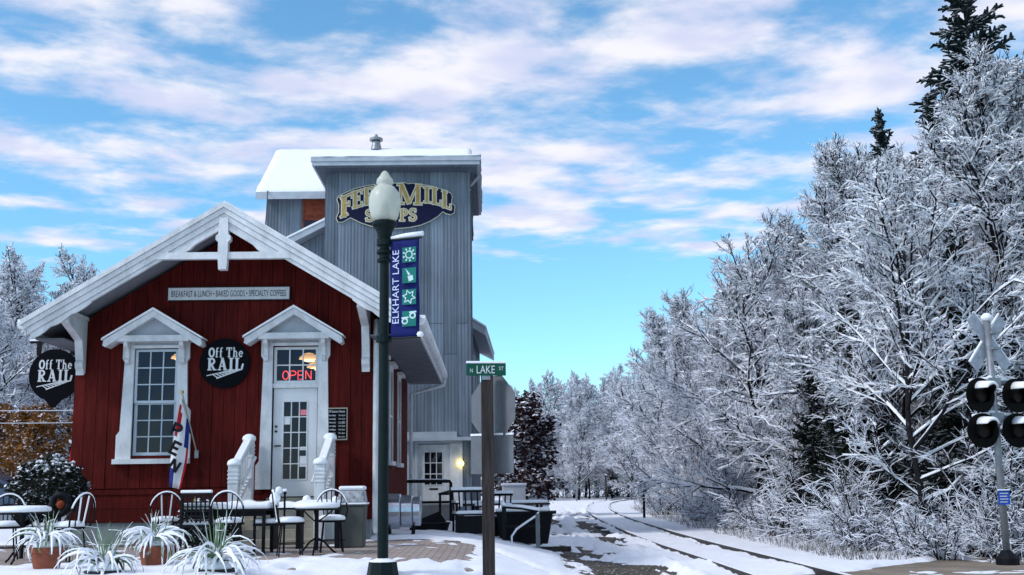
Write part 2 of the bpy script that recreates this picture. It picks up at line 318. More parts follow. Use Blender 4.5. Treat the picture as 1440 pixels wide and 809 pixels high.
def ribbon(mb, pts, w, y0, y1):
    """flat stroke in xz, facing -y: front at y0, back at y1"""
    n = len(pts); closed = n > 3 and math.dist(pts[0], pts[-1]) < 1e-4
    vs = []
    for i, p in enumerate(pts):
        a = pts[i-1] if i else (pts[-2] if closed else None); b = pts[i+1] if i < n-1 else (pts[1] if closed else None)
        def nrm(u, v):
            d = math.dist(u, v) or 1e-6; return (-(v[1]-u[1])/d, (v[0]-u[0])/d)
        ns = [nrm(a, p)] if a is not None else []
        if b is not None: ns.append(nrm(p, b))
        nx = sum(q[0] for q in ns); nz_ = sum(q[1] for q in ns); l = math.hypot(nx, nz_) or 1; nx /= l; nz_ /= l
        k = min(1.6, 1/max(.4, nx*ns[0][0] + nz_*ns[0][1]))
        for sgn in (1, -1):
            for y in (y0, y1): vs.append((p[0]+sgn*nx*w/2*k, y, p[1]+sgn*nz_*w/2*k))
    fs = []
    for i in range(n-1):
        o = i*4; q = o+4
        fs += [(o, o+2, q+2, q), (o+1, q+1, q+3, o+3), (o, q, q+1, o+1), (o+2, o+3, q+3, q+2)]
    if not closed: fs += [(0, 1, 3, 2), ((n-1)*4, (n-1)*4+2, (n-1)*4+3, (n-1)*4+1)]
    mb.add(vs, fs)
def glyph(ch, m, parent, x0, z0, w, h, y, shear=0.0, grow=0.0, thick=0.012, name='letter'):
    W_, st = GL[ch]; mb = MB()
    for i, (pts, sw) in enumerate(st):
        q = [(x0+p[0]/W_*w, z0+p[1]*h+shear*(p[0]/W_-.5)*w) for p in pts]
        ww = sw*h*0.92 + grow*2
        if grow and math.dist(q[0], q[-1]) > 1e-4:
            def ext(a, b):
                d = math.dist(a, b); return (a[0]+(a[0]-b[0])/d*grow, a[1]+(a[1]-b[1])/d*grow)
            q = [ext(q[0], q[1])] + q[1:-1] + [ext(q[-1], q[-2])]
        ribbon(mb, q, ww, y-thick-0.0006*i, y)
    return mb.build(name, m, parent)
def rebase(root, loc):
    root.location = loc
    for c in root.children: c.location = c.location - Vector(loc)
# ------------------------------------------------------------------ terrain
def ss(a, b, x): t = np.clip((x-a)/(b-a), 0, 1); return t*t*(3-2*t)
def gz(x, y):
    x = np.asarray(x, float); y = np.asarray(y, float)
    return 0.58*(1-ss(-1.2, 2.4, x))*(1-0.25*ss(30, 60, y)) - 0.24*ss(-2.9, -1.9, x)*(1-ss(1.0, 2.4, x))*(1-ss(13.2, 15.4, y)) + 0.25*ss(45, 95, y) + 0.5*ss(8, 30, x-0.25*y)
_rg = np.random.default_rng(3); _NT = _rg.random((256, 256))
def vnoise(x, y):
    xi = np.floor(x).astype(int); yi = np.floor(y).astype(int); fx = x-xi; fy = y-yi; fx = fx*fx*(3-2*fx); fy = fy*fy*(3-2*fy)
    g = lambda a, b: _NT[a % 256, b % 256]
    return (g(xi, yi)*(1-fx)+g(xi+1, yi)*fx)*(1-fy) + (g(xi, yi+1)*(1-fx)+g(xi+1, yi+1)*fx)*fy
def fbm(x, y, o=4): return sum(vnoise(x*2**i+17*i, y*2**i+5*i)*0.5**i for i in range(o))/sum(0.5**i for i in range(o))
def gzf(x, y): return float(gz(x, y))
# track centre line: straight, then curving right far away
TR = [(4.66, 10), (4.66, 21.5), (4.62, 28.5), (4.80, 38), (5.28, 52), (6.2, 67), (8.2, 82), (12.5, 96), (20, 108), (32, 118), (48, 126)]
def catmull(P, n=10):
    P = [Vector((*p, 0)) for p in P]; o = []
    for i in range(len(P)-1):
        a, b, c, d = P[max(i-1, 0)], P[i], P[i+1], P[min(i+2, len(P)-1)]
        for k in range(n):
            t = k/n; o.append(0.5*((2*b)+(c-a)*t+(2*a-5*b+4*c-d)*t*t+(3*b-a-3*c+d)*t**3))
    o.append(P[-1]); return o
TL = catmull(TR)
_ty = np.array([p.y for p in TL]); _tx = np.array([p.x for p in TL])
def trackx(y): return np.interp(y, _ty, _tx)
xs = np.concatenate([-np.geomspace(500, 9, 40), np.arange(-8.9, 13, 0.085), np.geomspace(13.2, 500, 45)])
ys = [-60, -30, -10, 0, 4, 8, 10]; v = 10.5
while v < 700: ys.append(v); v += max(0.05, 0.0055*v) if v < 130 else 0.05*v
ys = np.array(ys)
X, Y = np.meshgrid(xs, ys)
def sheet(name, X, Y, Z, m):
    h, w = X.shape; V = np.stack([X, Y, Z], -1).reshape(-1, 3); i = np.arange((h-1)*w).reshape(h-1, w)[:, :-1].ravel()
    return meshobj(name, fast_mesh(name, V, np.stack([i, i+1, i+w+1, i+w], 1), m))
mat('mud', (0.035, 0.028, 0.022), 0.75, 0.5, 3.0, 1.0, 11, col2=(0.15, 0.125, 0.10), spec=0.12)
mat('asphalt', (0.24, 0.20, 0.16), 0.8, 0.35, 0.8, 0.5, 20)
gxs = np.unique(np.concatenate([xs[:40:3], np.arange(-9, 13, 0.4), xs[-45::3], [500]])); gys = np.unique(np.concatenate([ys[:7], np.arange(11, 60, 0.5), np.geomspace(60, 800, 40)]))
GX, GY = np.meshgrid(gxs, gys)
struct(sheet('ground', GX, GY, gz(GX, GY)-0.004, 'mud'))
# brick patio strip and the road at the right
m = mat('pavers', (0.20, 0.15, 0.13), 0.85, 0.3, 4, 0.3, 30)
t = m.node_tree; bk = t.nodes.new('ShaderNodeTexBrick'); bk.inputs['Scale'].default_value = 1.0; bk.inputs['Brick Width'].default_value = 0.2; bk.inputs['Row Height'].default_value = 0.1; bk.inputs['Mortar Size'].default_value = 0.008
bk.inputs['Color1'].default_value = (0.36, 0.27, 0.245, 1); bk.inputs['Color2'].default_value = (0.42, 0.375, 0.335, 1); bk.inputs['Mortar'].default_value = (0.10, 0.09, 0.085, 1)
t.links.new(t.nodes['Texture Coordinate'].outputs['Object'], bk.inputs['Vector'])
mm = t.nodes.new('ShaderNodeMix'); mm.data_type = 'RGBA'; mm.blend_type = 'MULTIPLY'; mm.inputs[0].default_value = 0.0
t.links.new(bk.outputs['Color'], mm.inputs[6]); t.links.new([n for n in t.nodes if n.type == 'MIX'][0].outputs[2], mm.inputs[7]); t.links.new(mm.outputs[2], t.nodes['Principled BSDF'].inputs['Base Color'])
PX, PY = np.meshgrid(np.arange(-9.5, 0.31, 0.35), np.arange(11, 21.0, 0.5))
struct(sheet('pavement', PX, PY, gz(PX, PY)+0.004, 'pavers'))
def road_edge(x): return np.interp(x, [-60, -4, 2, 4.7, 6.2, 8.0, 10.9, 14, 60], [8, 9.5, 12.0, 18.6, 19.8, 21.6, 24.0, 26.5, 60])
RX, RY0 = np.meshgrid(np.concatenate([np.arange(-60, 2, 4), np.arange(2, 16, 0.4), np.arange(16, 61, 5)]), np.linspace(0, 1, 40))
RY = -25 + RY0*(road_edge(RX)+25)
struct(sheet('road', RX, RY, gz(RX, RY)+0.006, 'asphalt'))
# snow blanket: a real sheet of varying thickness, below the ground where it has melted
fb1 = fbm(X*1.3+9, Y*0.9, 5); fb2 = fbm(X*3.1, Y*2.2+40, 4)
streak = fbm(X*2.4+3, Y*0.16+11, 5)
th = 0.055 + 0.05*(fb1-0.5) + 0.03*(fb2-0.5)
patio = ss(-10.5, -9.8, X)*(1-ss(-0.6, 0.1, X+0.25*(fb1-.5)))*ss(14.9, 15.3, Y+1.6*(fb1-.5)-0.10*(X+4))*(1-ss(21, 21.2, Y))
th -= 0.13*patio*(0.60+1.3*(fb2-0.5)+.5*(fb1-.5))
drive = ss(1.1, 1.9, X-0.02*(Y-20))*(1-ss(3.1, 3.75, X-0.035*(Y-20)))*ss(17.0, 18.5, Y)*(1-ss(48, 75, Y))
th -= drive*(0.042+0.42*np.clip(streak-0.50, -0.15, 0.3) + 0.30*np.clip(fb1-0.50, -0.2, 1) + 0.34*(fb2-.5))*1.2
rd = ss(-0.10, 0.25, road_edge(X)-Y+0.5*(fb1-0.5))*ss(2.5, 4.0, X)
th -= rd*(0.03+0.22*np.clip(fb1-0.36, 0, 1))*1.3
tx = trackx(Y); dt = X-tx
for s in (-0.66, 0.66): th += (0.062 if s < 0 else 0.03)*np.exp(-((dt-s)/0.20)**2)*ss(.3, .6, fbm(X*.3+s*9, Y*.7, 4)); th -= (0.05 if s < 0 else .07)*np.exp(-((dt-s+0.10)/0.07)**2)*ss(.42, .62, fbm(X*.3+s*9+50, Y*.6, 4))
lx = np.interp(Y, [15.6, 19.6], [1.22, -0.05]); crk = np.exp(-((X-lx)/0.07)**2)*ss(15.4, 15.7, Y)*(1-ss(19.3, 19.8, Y)); th -= 0.16*crk*(fb1+fb2-0.35)
ruts = sum(np.exp(-((X-(c0+0.035*(Y-20)+.08*np.sin(Y*.21+c0)))/.13)**2) for c0 in (1.35, 2.75))*ss(16, 19, Y)*(1-ss(55, 80, Y)); th -= ruts*(.05+.05*(fb2-.5))
th += .030*(fbm(X*6, Y*5, 4)-.5)*(1-ss(30, 60, Y))
for k_ in range(60):
    a_, b_ = (_rg.uniform(-1.5, 1.2), _rg.uniform(14, 19.5)) if k_ < 25 else (_rg.uniform(-6.5, 0), _rg.uniform(13.6, 15.2)); th -= .055*np.exp(-((X-a_)/.10)**2-((Y-b_)/.17)**2)
th = np.where((Y < 60) | (drive > 0), th, np.maximum(th, 0.03))
struct(sheet('snow_cover', X, Y, gz(X, Y)+th, 'snow'))
bpy.data.objects['snow_cover'].data.polygons.foreach_set('use_smooth', [True]*len(bpy.data.objects['snow_cover'].data.polygons))
# ------------------------------------------------------------------ railway
def ribbon3(side, off, w, z0, z1):
    mb = MB(); vs = []
    for i, p in enumerate(TL):
        d = (TL[min(i+1, len(TL)-1)]-TL[max(i-1, 0)]).normalized(); nn = Vector((d.y, -d.x, 0)); c = p + nn*off; g = gzf(p.x, p.y)
        for a, z in ((-w/2, z0), (w/2, z0), (w/2, z1), (-w/2, z1)): vs.append((c.x+nn.x*a, c.y+nn.y*a, g+z))
    n = len(TL); fs = [(i*4+k, i*4+(k+1) % 4, i*4+4+(k+1) % 4, i*4+4+k) for i in range(n-1) for k in range(4)] + [(0, 1, 2, 3)]
    return mb.add(vs, fs)
trk = thing('railway_track', 'single railway track under snow curving away past the wood', 'track')
for s in (-0.66, 0.66):
    r_ = ribbon3(0, s, 0.07, 0.0, 0.115).build('rail', 'rail_steel', trk)
    ribbon3(0, s+0.004, 0.060, 0.1155, 0.13).build('snow_strip', 'snow', r_)
for i in range(0, 46):
    y = 14 + i*0.62; x = float(trackx(y)); b = MB().box(x-1.2, x+1.2, y-.11, y+.11, gzf(x, y)-0.12, gzf(x, y)+0.012); b.build('railway_tie', 'tie_wood', trk)
rebase(trk, (4.66, 20, 0))

# ------------------------------------------------------------------ depot cafe
dp = thing('depot_cafe', 'red board depot cafe with snowy gable roof and white trim', 'building')
FY, XL, XR, BY, ZB = 20.8, -7.54, -2.12, 29.4, 0.95
CXD, RHW, ZP, ZE = -4.66, 3.42, 6.51, 4.45        # roof centre, half span, peak and eave (top of deck)
SL = (ZP-ZE)/RHW
def under(x): return ZP - 0.26 - abs(x-CXD)*SL     # underside of the deck
OPEN = [(-6.46, -5.67, 2.12, 4.06), (-3.95, -3.12, 1.35, 4.08)]
fw = part('front_wall', dp)
def strips(x0, x1, z0):
    """wall strip x0..x1 minus the openings -> list of (a, b, zlo, zhi or None for roof)"""
    cuts = sorted({x0, x1} | {e for o in OPEN for e in o[:2] if x0 < e < x1}); res = []
    for a, b in zip(cuts, cuts[1:]):
        mid = (a+b)/2; hit = [o for o in OPEN if o[0] < mid < o[1]]
        if not hit: res.append((a, b, z0, None)); continue
        o = hit[0]
        if o[2] > z0+.02: res.append((a, b, z0, o[2]))
        res.append((a, b, o[3], None))
    return res
def wallpoly(mb, a, b, z0, z1, y0, y1):
    if z1 is not None: mb.box(a, b, y0, y1, z0, z1); return
    pts = [(a, z0), (b, z0), (b, under(b))] + ([(CXD, under(CXD))] if a < CXD < b else []) + [(a, under(a))]
    mb.prism(pts, y0, y1)
sh = MB()
for a, b, z0, z1 in strips(XL+.01, XR-.01, ZB): wallpoly(sh, a, b, z0, z1, FY+.03, FY+.12)
sh.build('sheathing', 'red_board', fw)
bw = (XR-XL)/26
for i in range(26):
    for a, b, z0, z1 in strips(XL+i*bw+.004, XL+(i+1)*bw-.004, 1.55):
        if b-a < .02: continue
        mb = MB(); wallpoly(mb, a, b, z0, z1, FY-.004*(i % 3), FY+.028); mb.build('board', 'red_board', fw)
sk = MB(); 
for a, b in ((XL-.02, -4.10), (-2.94, XR+.02)): sk.box(a, b, FY-.035, FY+.03, 1.44, 1.53)
sk.build('belt_rail', 'red_board', fw)
for k in range(2):
    mb = MB()
    for a, b in ((XL, -3.97), (-3.10, XR)): mb.box(a, b, FY-.012-.004*k, FY+.029, ZB+.245*k+.003, ZB+.245*(k+1)-.003)
    mb.build('skirt_board', 'red_board', fw)
fd = MB(); fd.box(XL+.06, XR-.06, FY+.02, BY, 0.2, ZB-.003); fd.build('foundation', 'foundation', dp)
# side and back walls
for nm, x0, x1 in (('side_wall', XR-.12, XR-.025), ('side_wall', XL+.025, XL+.12)):
    w_ = MB().box(x0, x1, FY+.13, BY, ZB, under(XL)-.0).build(nm, 'red_board', dp)
    xo = x1 if x0 > -5 else x0
    for j in range(40):
        y0 = FY+.13+j*(BY-FY-.13)/40; y1 = y0+(BY-FY-.13)/40-.008
        (MB().box(xo, xo+.022, y0, y1, ZB, under(XL)-.01) if x0 > -5 else MB().box(xo-.022, xo, y0, y1, ZB, under(XL)-.01)).build('board', 'red_board', w_)
bwm = MB(); bwm.prism([(XL+.03, ZB), (XR-.03, ZB), (XR-.03, under(XR)), (CXD, under(CXD)), (XL+.03, under(XL))], BY, BY+.1); bwm.build('back_wall', 'red_board', dp)
# interior, painted near-black for dimness: floor, partition and ceiling of the dining room
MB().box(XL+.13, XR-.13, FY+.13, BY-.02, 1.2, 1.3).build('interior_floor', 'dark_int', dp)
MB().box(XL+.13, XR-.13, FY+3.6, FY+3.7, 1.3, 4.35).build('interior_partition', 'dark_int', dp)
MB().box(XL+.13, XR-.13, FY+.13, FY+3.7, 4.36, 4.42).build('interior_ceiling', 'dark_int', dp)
# roof
RY0_, RY1_ = 19.7, 30.1
rf = part('roof', dp)
def slope_poly(s, zt, zb, e0=0.0, e1=RHW):
    """cross-section of one slope: s=-1 left, +1 right"""
    p = [(CXD+s*e0, ZP-e0*SL+zt), (CXD+s*e1, ZP-e1*SL+zt), (CXD+s*e1, ZP-e1*SL+zb), (CXD+s*e0, ZP-e0*SL+zb)]
    return p
for s in (-1, 1):
    fixn(MB().prism(slope_poly(s, 0, -.12), RY0_+.08, RY1_).build('roof_deck', 'shingle_edge', rf))
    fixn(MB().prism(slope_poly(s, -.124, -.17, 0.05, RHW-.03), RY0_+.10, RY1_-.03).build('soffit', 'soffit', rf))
    # snow on the slope, thick and slightly uneven
    ny, nx = 40, 16; V = []; 
    for j in range(ny+1):
        for i in range(nx+1):
            e = RHW*1.012*i/nx; y = RY0_-.02+(RY1_-RY0_+.04)*j/ny; d = (.075 if j > 1 else .035+.02*j)+.03*(vnoise(np.array(e*1.7+s*3), np.array(y*1.3))-.5)
            if i == nx: d = .03
            V.append((CXD+s*e, y, ZP-e*SL+float(d)))
    nb_ = len(V); V += [(v_[0], v_[1], ZP-abs(v_[0]-CXD)*SL+.004) for v_ in V]
    q = lambda j, i: j*(nx+1)+i
    fs = [(q(j, i), q(j, i+1), q(j+1, i+1), q(j+1, i)) for j in range(ny) for i in range(nx)]
    fs += [(q(0, i), nb_+q(0, i), nb_+q(0, i+1), q(0, i+1)) for i in range(nx)] + [(q(j, nx), nb_+q(j, nx), nb_+q(j+1, nx), q(j+1, nx)) for j in range(ny)]
    fixn(MB().add(V, fs).build('snow_cover', 'snow', rf, smooth=True))
    # stepped rake boards on the front gable edge
    for k, (zt, zb, y) in enumerate(((.012, -.085, RY0_-.085), (-.089, -.185, RY0_-.05), (-.189, -.30, RY0_-.015), (-.304, -.37, RY0_+.018))):
        fixn(MB().prism(slope_poly(s, zt, zb, 0.0, RHW+.02-.05*k), y, RY0_+.078+.001*k).build('rake_board', 'white_trim', rf))
    # scalloped eave-end of the rake
    xe = CXD+s*(RHW-.40); pts = []
    zz = lambda e: ZP-e*SL-.37
    e_a, e_b = RHW-1.15, RHW-.12
    pts = [(CXD+s*e_a, zz(e_a)), (CXD+s*e_b, zz(e_b))]
    for k in range(13):
        u = 1-k/12; e = e_a+(e_b-e_a)*u; pts.append((CXD+s*e, zz(e)-.02-.05*abs(math.sin(u*3*math.pi))*(0.4+.6*u)))
    fixn(MB().prism(pts, RY0_+.02, RY0_+.07).build('scroll_trim', 'white_trim', rf))
    # eave fascia, gutter and rafters
    xs_ = CXD+s*RHW; ze = ZE
    fixn(MB().box(min(xs_, xs_-s*.03), max(xs_, xs_-s*.03), RY0_+.082, RY1_, ze-.25, ze-.0).build('fascia', 'white_trim', rf))
    gp = [(xs_+s*.002, ze-.03), (xs_+s*.13, ze-.03), (xs_+s*.12, ze-.10), (xs_+s*.075, ze-.15), (xs_+s*.002, ze-.15)]
    fixn(MB().prism(gp, RY0_+.05, RY1_).build('gutter', 'white_trim', rf))
    fixn(MB().box(min(xs_+s*.008, xs_+s*.122), max(xs_+s*.008, xs_+s*.122), RY0_+.06, RY1_-.05, ze-.028, ze+.025).build('gutter_snow', 'snow', rf))
    # flat boxed soffit under the side eave
    xw = XR if s > 0 else XL
    fixn(MB().box(min(xw+s*.0, xs_-s*.035), max(xw+s*.0, xs_-s*.035), RY0_+.5, RY1_-.1, ze-.28, ze-.252).build('eave_soffit', 'soffit_shaded', rf))
    # bracket against the wall under the rake
    bx = (XL+.13) if s < 0 else (XR-.13)
    prof = [(FY-.03, 3.62), (FY-.03, under(bx)-.02), (RY0_+.1, under(bx)-.02), (RY0_+.1, under(bx)-.16), (RY0_+.22, under(bx)-.20), (FY-.28, under(bx)-.40), (FY-.17, under(bx)-.75), (FY-.15, 3.85), (FY-.20, 3.80), (FY-.19, 3.72), (FY-.13, 3.66), (FY-.12, 3.58)]
    fixn(MB().prism(prof, bx-.07, bx+.07, 'x').build('bracket', 'white_trim', dp))
    MB().box(bx-.09, bx+.09, RY0_+.08, FY-.03, under(bx)-.018, under(bx)+.05).build('purlin_end', 'white_trim', dp)
# gable truss
gt = part('gable_truss', dp); ty0, ty1 = RY0_-.02, RY0_+.09
zt_ = 5.56
hx = (ZP-.37-zt_)/SL
MB().box(CXD-hx-.20, CXD-.086, ty0, ty1, zt_-.06, zt_+.06).build('tie_beam', 'white_trim', gt)
MB().box(CXD+.086, CXD+hx+.20, ty0, ty1, zt_-.06, zt_+.06).build('tie_beam', 'white_trim', gt)
kp = [(a_, b_-.065) for a_, b_ in [(CXD-.07, 5.37), (CXD+.07, 5.37), (CXD+.085, 5.60), (CXD+.085, 5.86), (CXD+.13, 5.90), (CXD+.13, 5.97), (CXD+.085, 6.01), (CXD+.085, 6.12), (CXD+.07, 6.30), (CXD-.07, 6.30), (CXD-.085, 6.12), (CXD-.085, 6.01), (CXD-.13, 5.97), (CXD-.13, 5.90), (CXD-.085, 5.86), (CXD-.085, 5.60)]]
fixn(MB().prism(kp, ty0-.03, ty1+.01).build('king_post', 'white_trim', gt))
for s in (-1, 1):
    # inner braces following the rake, with small knobs
    zt2 = lambda e: ZP-.372-e*SL
    e0, e1 = .09, hx-.02
    pts = [(CXD+s*e0, zt2(e0)), (CXD+s*e1, zt2(e1)), (CXD+s*(e1-.12), zt2(e1-.12)-.09)]
    for k in range(7):
        u = k/6; e = (e1-.35)*(1-u)+e0*u; kn = .05*math.exp(-((e-.62)/.07)**2); pts.append((CXD+s*e, zt2(e)-.075-kn))
    fixn(MB().prism(pts, ty0+.01, ty1-.01).build('brace', 'white_trim', gt))
    c = CXD+s*.72; fixn(MB().prism([(c-.11, zt_+.061), (c+.11, zt_+.061), (c+.05, zt_+.09), (c+.035, zt_+.13), (c-.035, zt_+.13), (c-.05, zt_+.09)], ty0+.02, ty1-.02).build('knob', 'white_trim', gt))
# dark boarding high in the gable, set back behind the truss
# ---- front window
def hood(cx, zpk, hw, drop, zin, win, name='window_hood'):
    h = part(name, win); y0 = FY-.34
    for s in (-1, 1):
        p = [(cx, zpk), (cx+s*hw, zpk-drop), (cx+s*(hw+.02), zpk-drop-.10), (cx+s*(hw-.03), zpk-drop-.13), (cx, zpk-.12)]
        fixn(MB().prism(p, y0, FY-.005).build('hood_board', 'white_trim', h))
        p = [(cx, zpk+.05), (cx+s*(hw+.03), zpk-drop+.03), (cx+s*(hw+.04), zpk-drop-.005), (cx, zpk+.004)]
        fixn(MB().prism(p, y0-.04, FY-.01).build('hood_snow', 'snow', h))
    sl = drop/hw; zb = zpk-drop+.02; xi = (zpk-.12-zb)/sl
    fixn(MB().prism([(cx-xi+.12, zb+.062), (cx+xi-.12, zb+.062), (cx, zpk-.125)], FY-.16, FY-.14).build('pediment_panel', 'canopy_fill', h))
    MB().box(cx-xi, cx+xi, y0+.02, FY-.006, zb-.05, zb+.06).build('hood_tie', 'white_trim', h)
    for s in (-1, 1):
        c = cx+s*zin; prof = [(FY-.03, zb-.05), (y0+.06, zb-.05), (y0+.07, zb-.12), (FY-.16, zb-.20), (FY-.13, zb-.33), (FY-.16, zb-.36), (FY-.14, zb-.42), (FY-.03, zb-.46)]
        fixn(MB().prism(prof, c-.035, c+.035, 'x').build('corbel', 'white_trim', h))
def casing(o, parent, sides_bottom):
    a, b, z0, z1 = o; cs = []
    for s in (-1, 1):
        xi = a if s < 0 else b; w = .17
        pts = [(xi, sides_bottom), (xi+s*(w+.10), sides_bottom), (xi+s*(w+.10), sides_bottom+.42), (xi+s*(w+.04), sides_bottom+.50), (xi+s*w, z1-.25), (xi+s*(w+.04), z1-.18), (xi+s*(w+.04), z1+.28), (xi, z1+.28)]
        fixn(MB().prism(pts, FY-.055, FY+.10).build('casing', 'white_trim', parent))
    MB().box(a+.002, b-.002, FY-.045, FY+.10, z1+.05, z1+.28).build('head_casing', 'canopy_fill', parent)
    MB().box(a-.05, b+.05, FY-.085, FY-.056, z1+.0, z1+.055).build('head_trim', 'white_trim', parent)
def panes(o, cols, rows, y, fr, mun, msash, parent, pane_name='pane', midrail=None):
    """sash frame, muntins and separate glass panes"""
    a, b, z0, z1 = o; mb = MB()
    mb.box(a, a+fr, y, y+.04, z0, z1); mb.box(b-fr, b, y, y+.04, z0, z1); mb.box(a+fr, b-fr, y, y+.04, z0, z0+fr); mb.box(a+fr, b-fr, y, y+.04, z1-fr, z1)
    mb.build('sash', msash, parent)
    cw = (b-a-2*fr-(cols-1)*mun)/cols; ch = (z1-z0-2*fr-(rows-1)*mun)/rows; mu = MB()
    for i in range(1, cols): x = a+fr+i*cw+(i-1)*mun; mu.box(x, x+mun, y+.008, y+.034, z0+fr, z1-fr)
    for j in range(1, rows):
        z = z0+fr+j*ch+(j-1)*mun
        for i in range(cols): x = a+fr+i*(cw+mun); mu.box(x, x+cw, y+.008, y+.034, z, z+mun)
    mu.build('muntin', msash, parent)
    for i in range(cols):
        for j in range(rows):
            x = a+fr+i*(cw+mun); z = z0+fr+j*(ch+mun); tl = (rnd.random()-.5)*.006
            MB().add([(x, y+.02+tl, z), (x+cw, y+.02-tl, z), (x+cw, y+.02, z+ch), (x, y+.02, z+ch)], [(0, 1, 2, 3)]).build(pane_name, 'glass', parent)
wn = part('window', dp)
casing(OPEN[0], wn, 2.07)
MB().box(-6.76, -5.40, FY-.14, FY+.05, 1.98, 2.068).build('sill', 'white_trim', wn)
a, b, z0, z1 = OPEN[0]
panes((a+.01, b-.01, 3.07, z1-.01), 3, 3, FY+.0, .045, .02, 'sash', wn)
panes((a+.01, b-.01, z0+.01, 3.10), 3, 3, FY+.045, .055, .02, 'sash', wn)
hood(-6.065, 4.72, .87, .53, .50, wn)
# ---- door with transom
dr = part('front_door', dp)
casing((-3.95, -3.12, 1.35, 4.08), dr, 1.50)
hood(-3.535, 4.74, .87, .53, .52, dr, 'door_hood')
trs = part('transom', dr)
panes((-3.94, -3.13, 3.40, 4.07), 3, 2, FY+.03, .05, .022, 'door_white', dr, 'transom_pane')
MB().box(-3.948, -3.122, FY-.02, FY+.10, 3.315, 3.395).build('transom_bar', 'white_trim', dr)
bpy.data.objects.remove(trs)
dm = MB(); dx0, dx1, dz0, dz1 = -3.93, -3.14, 1.37, 3.31; ga, gb, gc, gd = -3.76, -3.31, 1.66, 3.08
for bxs in ((dx0, ga, dz0, dz1), (gb, dx1, dz0, dz1), (ga, gb, dz0, gc), (ga, gb, gd, dz1)): dm.box(bxs[0], bxs[1], FY+.03, FY+.075, bxs[2], bxs[3])
dm.build('door_leaf', 'door_white', dr)
panes((ga, gb, gc, gd), 3, 5, FY+.018, .018, .018, 'door_white', dr, 'door_pane')
MB().tube([(-3.875, FY+.03, 2.27), (-3.875, FY-.03, 2.27), (-3.84, FY-.045, 2.27), (-3.77, FY-.045, 2.268)], .014, 8).lathe([(.035, 0), (.035, .01)], 10, (-3.875, FY+.02, 2.265)).build('door_handle', 'hardware', dr)
for z in (2.62, 2.53): MB().tube([(-3.875, FY+.03, z), (-3.875, FY+.0, z)], .022, 10).build('lock', 'hardware', dr)
for z in (3.0, 2.3, 1.7): MB().box(-3.137, -3.123, FY+.012, FY+.03, z-.05, z+.05).build('hinge', 'hardware', dr)
for (x, z, w, h, mm_) in ((-3.385, 2.87, .12, .10, 'sticker_pink'), (-3.68, 2.72, .11, .13, 'paper'), (-3.385, 2.22, .13, .06, 'paper'), (-3.385, 1.99, .12, .19, 'paper')):
    MB().box(x-w/2, x+w/2, FY+.034, FY+.036, z-h/2, z+h/2).build('notice', mm_, dr)
MB().box(-4.0, -3.07, FY-.10, FY+.12, 1.305, 1.348).build('threshold', 'tan_step', dr)
# side windows on the track side
for yc in (22.6, 24.4, 26.6):
    sw = part('side_window', dp); x = XR
    MB().box(x-.06, x+.03, yc-.38, yc-.28, 2.05, 4.05).box(x-.06, x+.03, yc+.28, yc+.38, 2.05, 4.05).box(x-.06, x+.031, yc-.279, yc+.279, 3.95, 4.05).build('casing', 'white_trim', sw)
    MB().box(x-.06, x+.09, yc-.46, yc+.46, 1.96, 2.048).build('sill', 'white_trim', sw)
    MB().box(x-.02, x+.12, yc-.48, yc+.48, 4.053, 4.12).build('window_cap', 'white_trim', sw)
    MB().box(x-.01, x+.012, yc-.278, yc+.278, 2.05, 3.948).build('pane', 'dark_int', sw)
    MB().box(x+.013, x+.022, yc-.015, yc+.015, 2.05, 3.948).box(x+.013, x+.0225, yc-.278, yc+.278, 2.98, 3.02).build('muntin', 'white_trim', sw)
# downspouts
MB().tube([(XR+.05, FY-.03, 4.55), (XR+.05, FY-.05, 4.3), (XR+.05, FY-.05, 0.86), (XR+.07, FY-.07, .74), (XR+.16, FY-.12, .68)], .05, 10).build('downspout', 'white_trim', dp, smooth=True)
MB().tube([(CXD+RHW+.06, RY1_-.25, ZE-.15), (CXD+RHW+.05, RY1_-.25, ZE-.32), (XR+.3, RY1_-.25, ZE-.48), (XR+.06, RY1_-.25, ZE-.55), (XR+.06, RY1_-.25, 1.0)], .045, 10).build('downspout', 'white_trim', dp, smooth=True)
rebase(dp, (CXD, FY, .58))
# ---- entrance steps and rails
stp = thing('entrance_steps', 'tan concrete steps with white wooden railings up to cafe door', 'steps')
for i in range(5):
    MB().box(-4.25, -2.90, FY-.15-.28*(i+1), FY-.15-.28*i, .45, 1.30-.155*i).build('step', 'tan_step', stp)
MB().box(-4.25, -2.90, FY-.148, FY-.11, .45, 1.305).build('landing', 'tan_step', stp)
for s, x in ((-1, -4.30), (1, -2.86)):
    rl = part('railing', stp)
    for (y, zt, w) in ((19.42, 1.90, .085), (20.55, 2.36, .085)):
        MB().box(x-w, x+w, y-w, y+w, .56, zt).build('newel_post', 'white_trim', rl, bevel=.008)
        MB().lathe([(w*1.35, 0), (w*1.45, .03), (w*1.3, .075), (w*.7, .11), (.01, .12)], 12, (x, y, zt)).build('post_snow', 'snow', rl, smooth=True)
        for k in range(4): MB().box(x-w-.008, x+w+.008, y-w-.008, y+w+.008, zt-.10-.065*k, zt-.075-.065*k).build('post_moulding', 'white_trim', rl)
    for dz, nm in ((.0, 'hand_rail'), (-.62, 'bottom_rail')):
        MB().bar((x, 19.50, 1.86+dz), (x, 20.47, 2.30+dz), .11, .08).build(nm, 'white_trim', rl)
    MB().bar((x, 19.50, 1.93), (x, 20.47, 2.37), .12, .06).build('rail_snow', 'snow', rl)
    for k in range(7):
        y = 19.56+k*.13; z = 1.82+(y-19.5)*.4536; MB().box(x-.022, x+.022, y-.022, y+.022, z-.58, z).build('baluster', 'white_trim', rl)
    xi = x+s*-.14; MB().tube([(xi, 19.45, 1.60), (xi, 20.45, 2.06)], .025, 8).build('grab_rail', 'white_trim', rl)
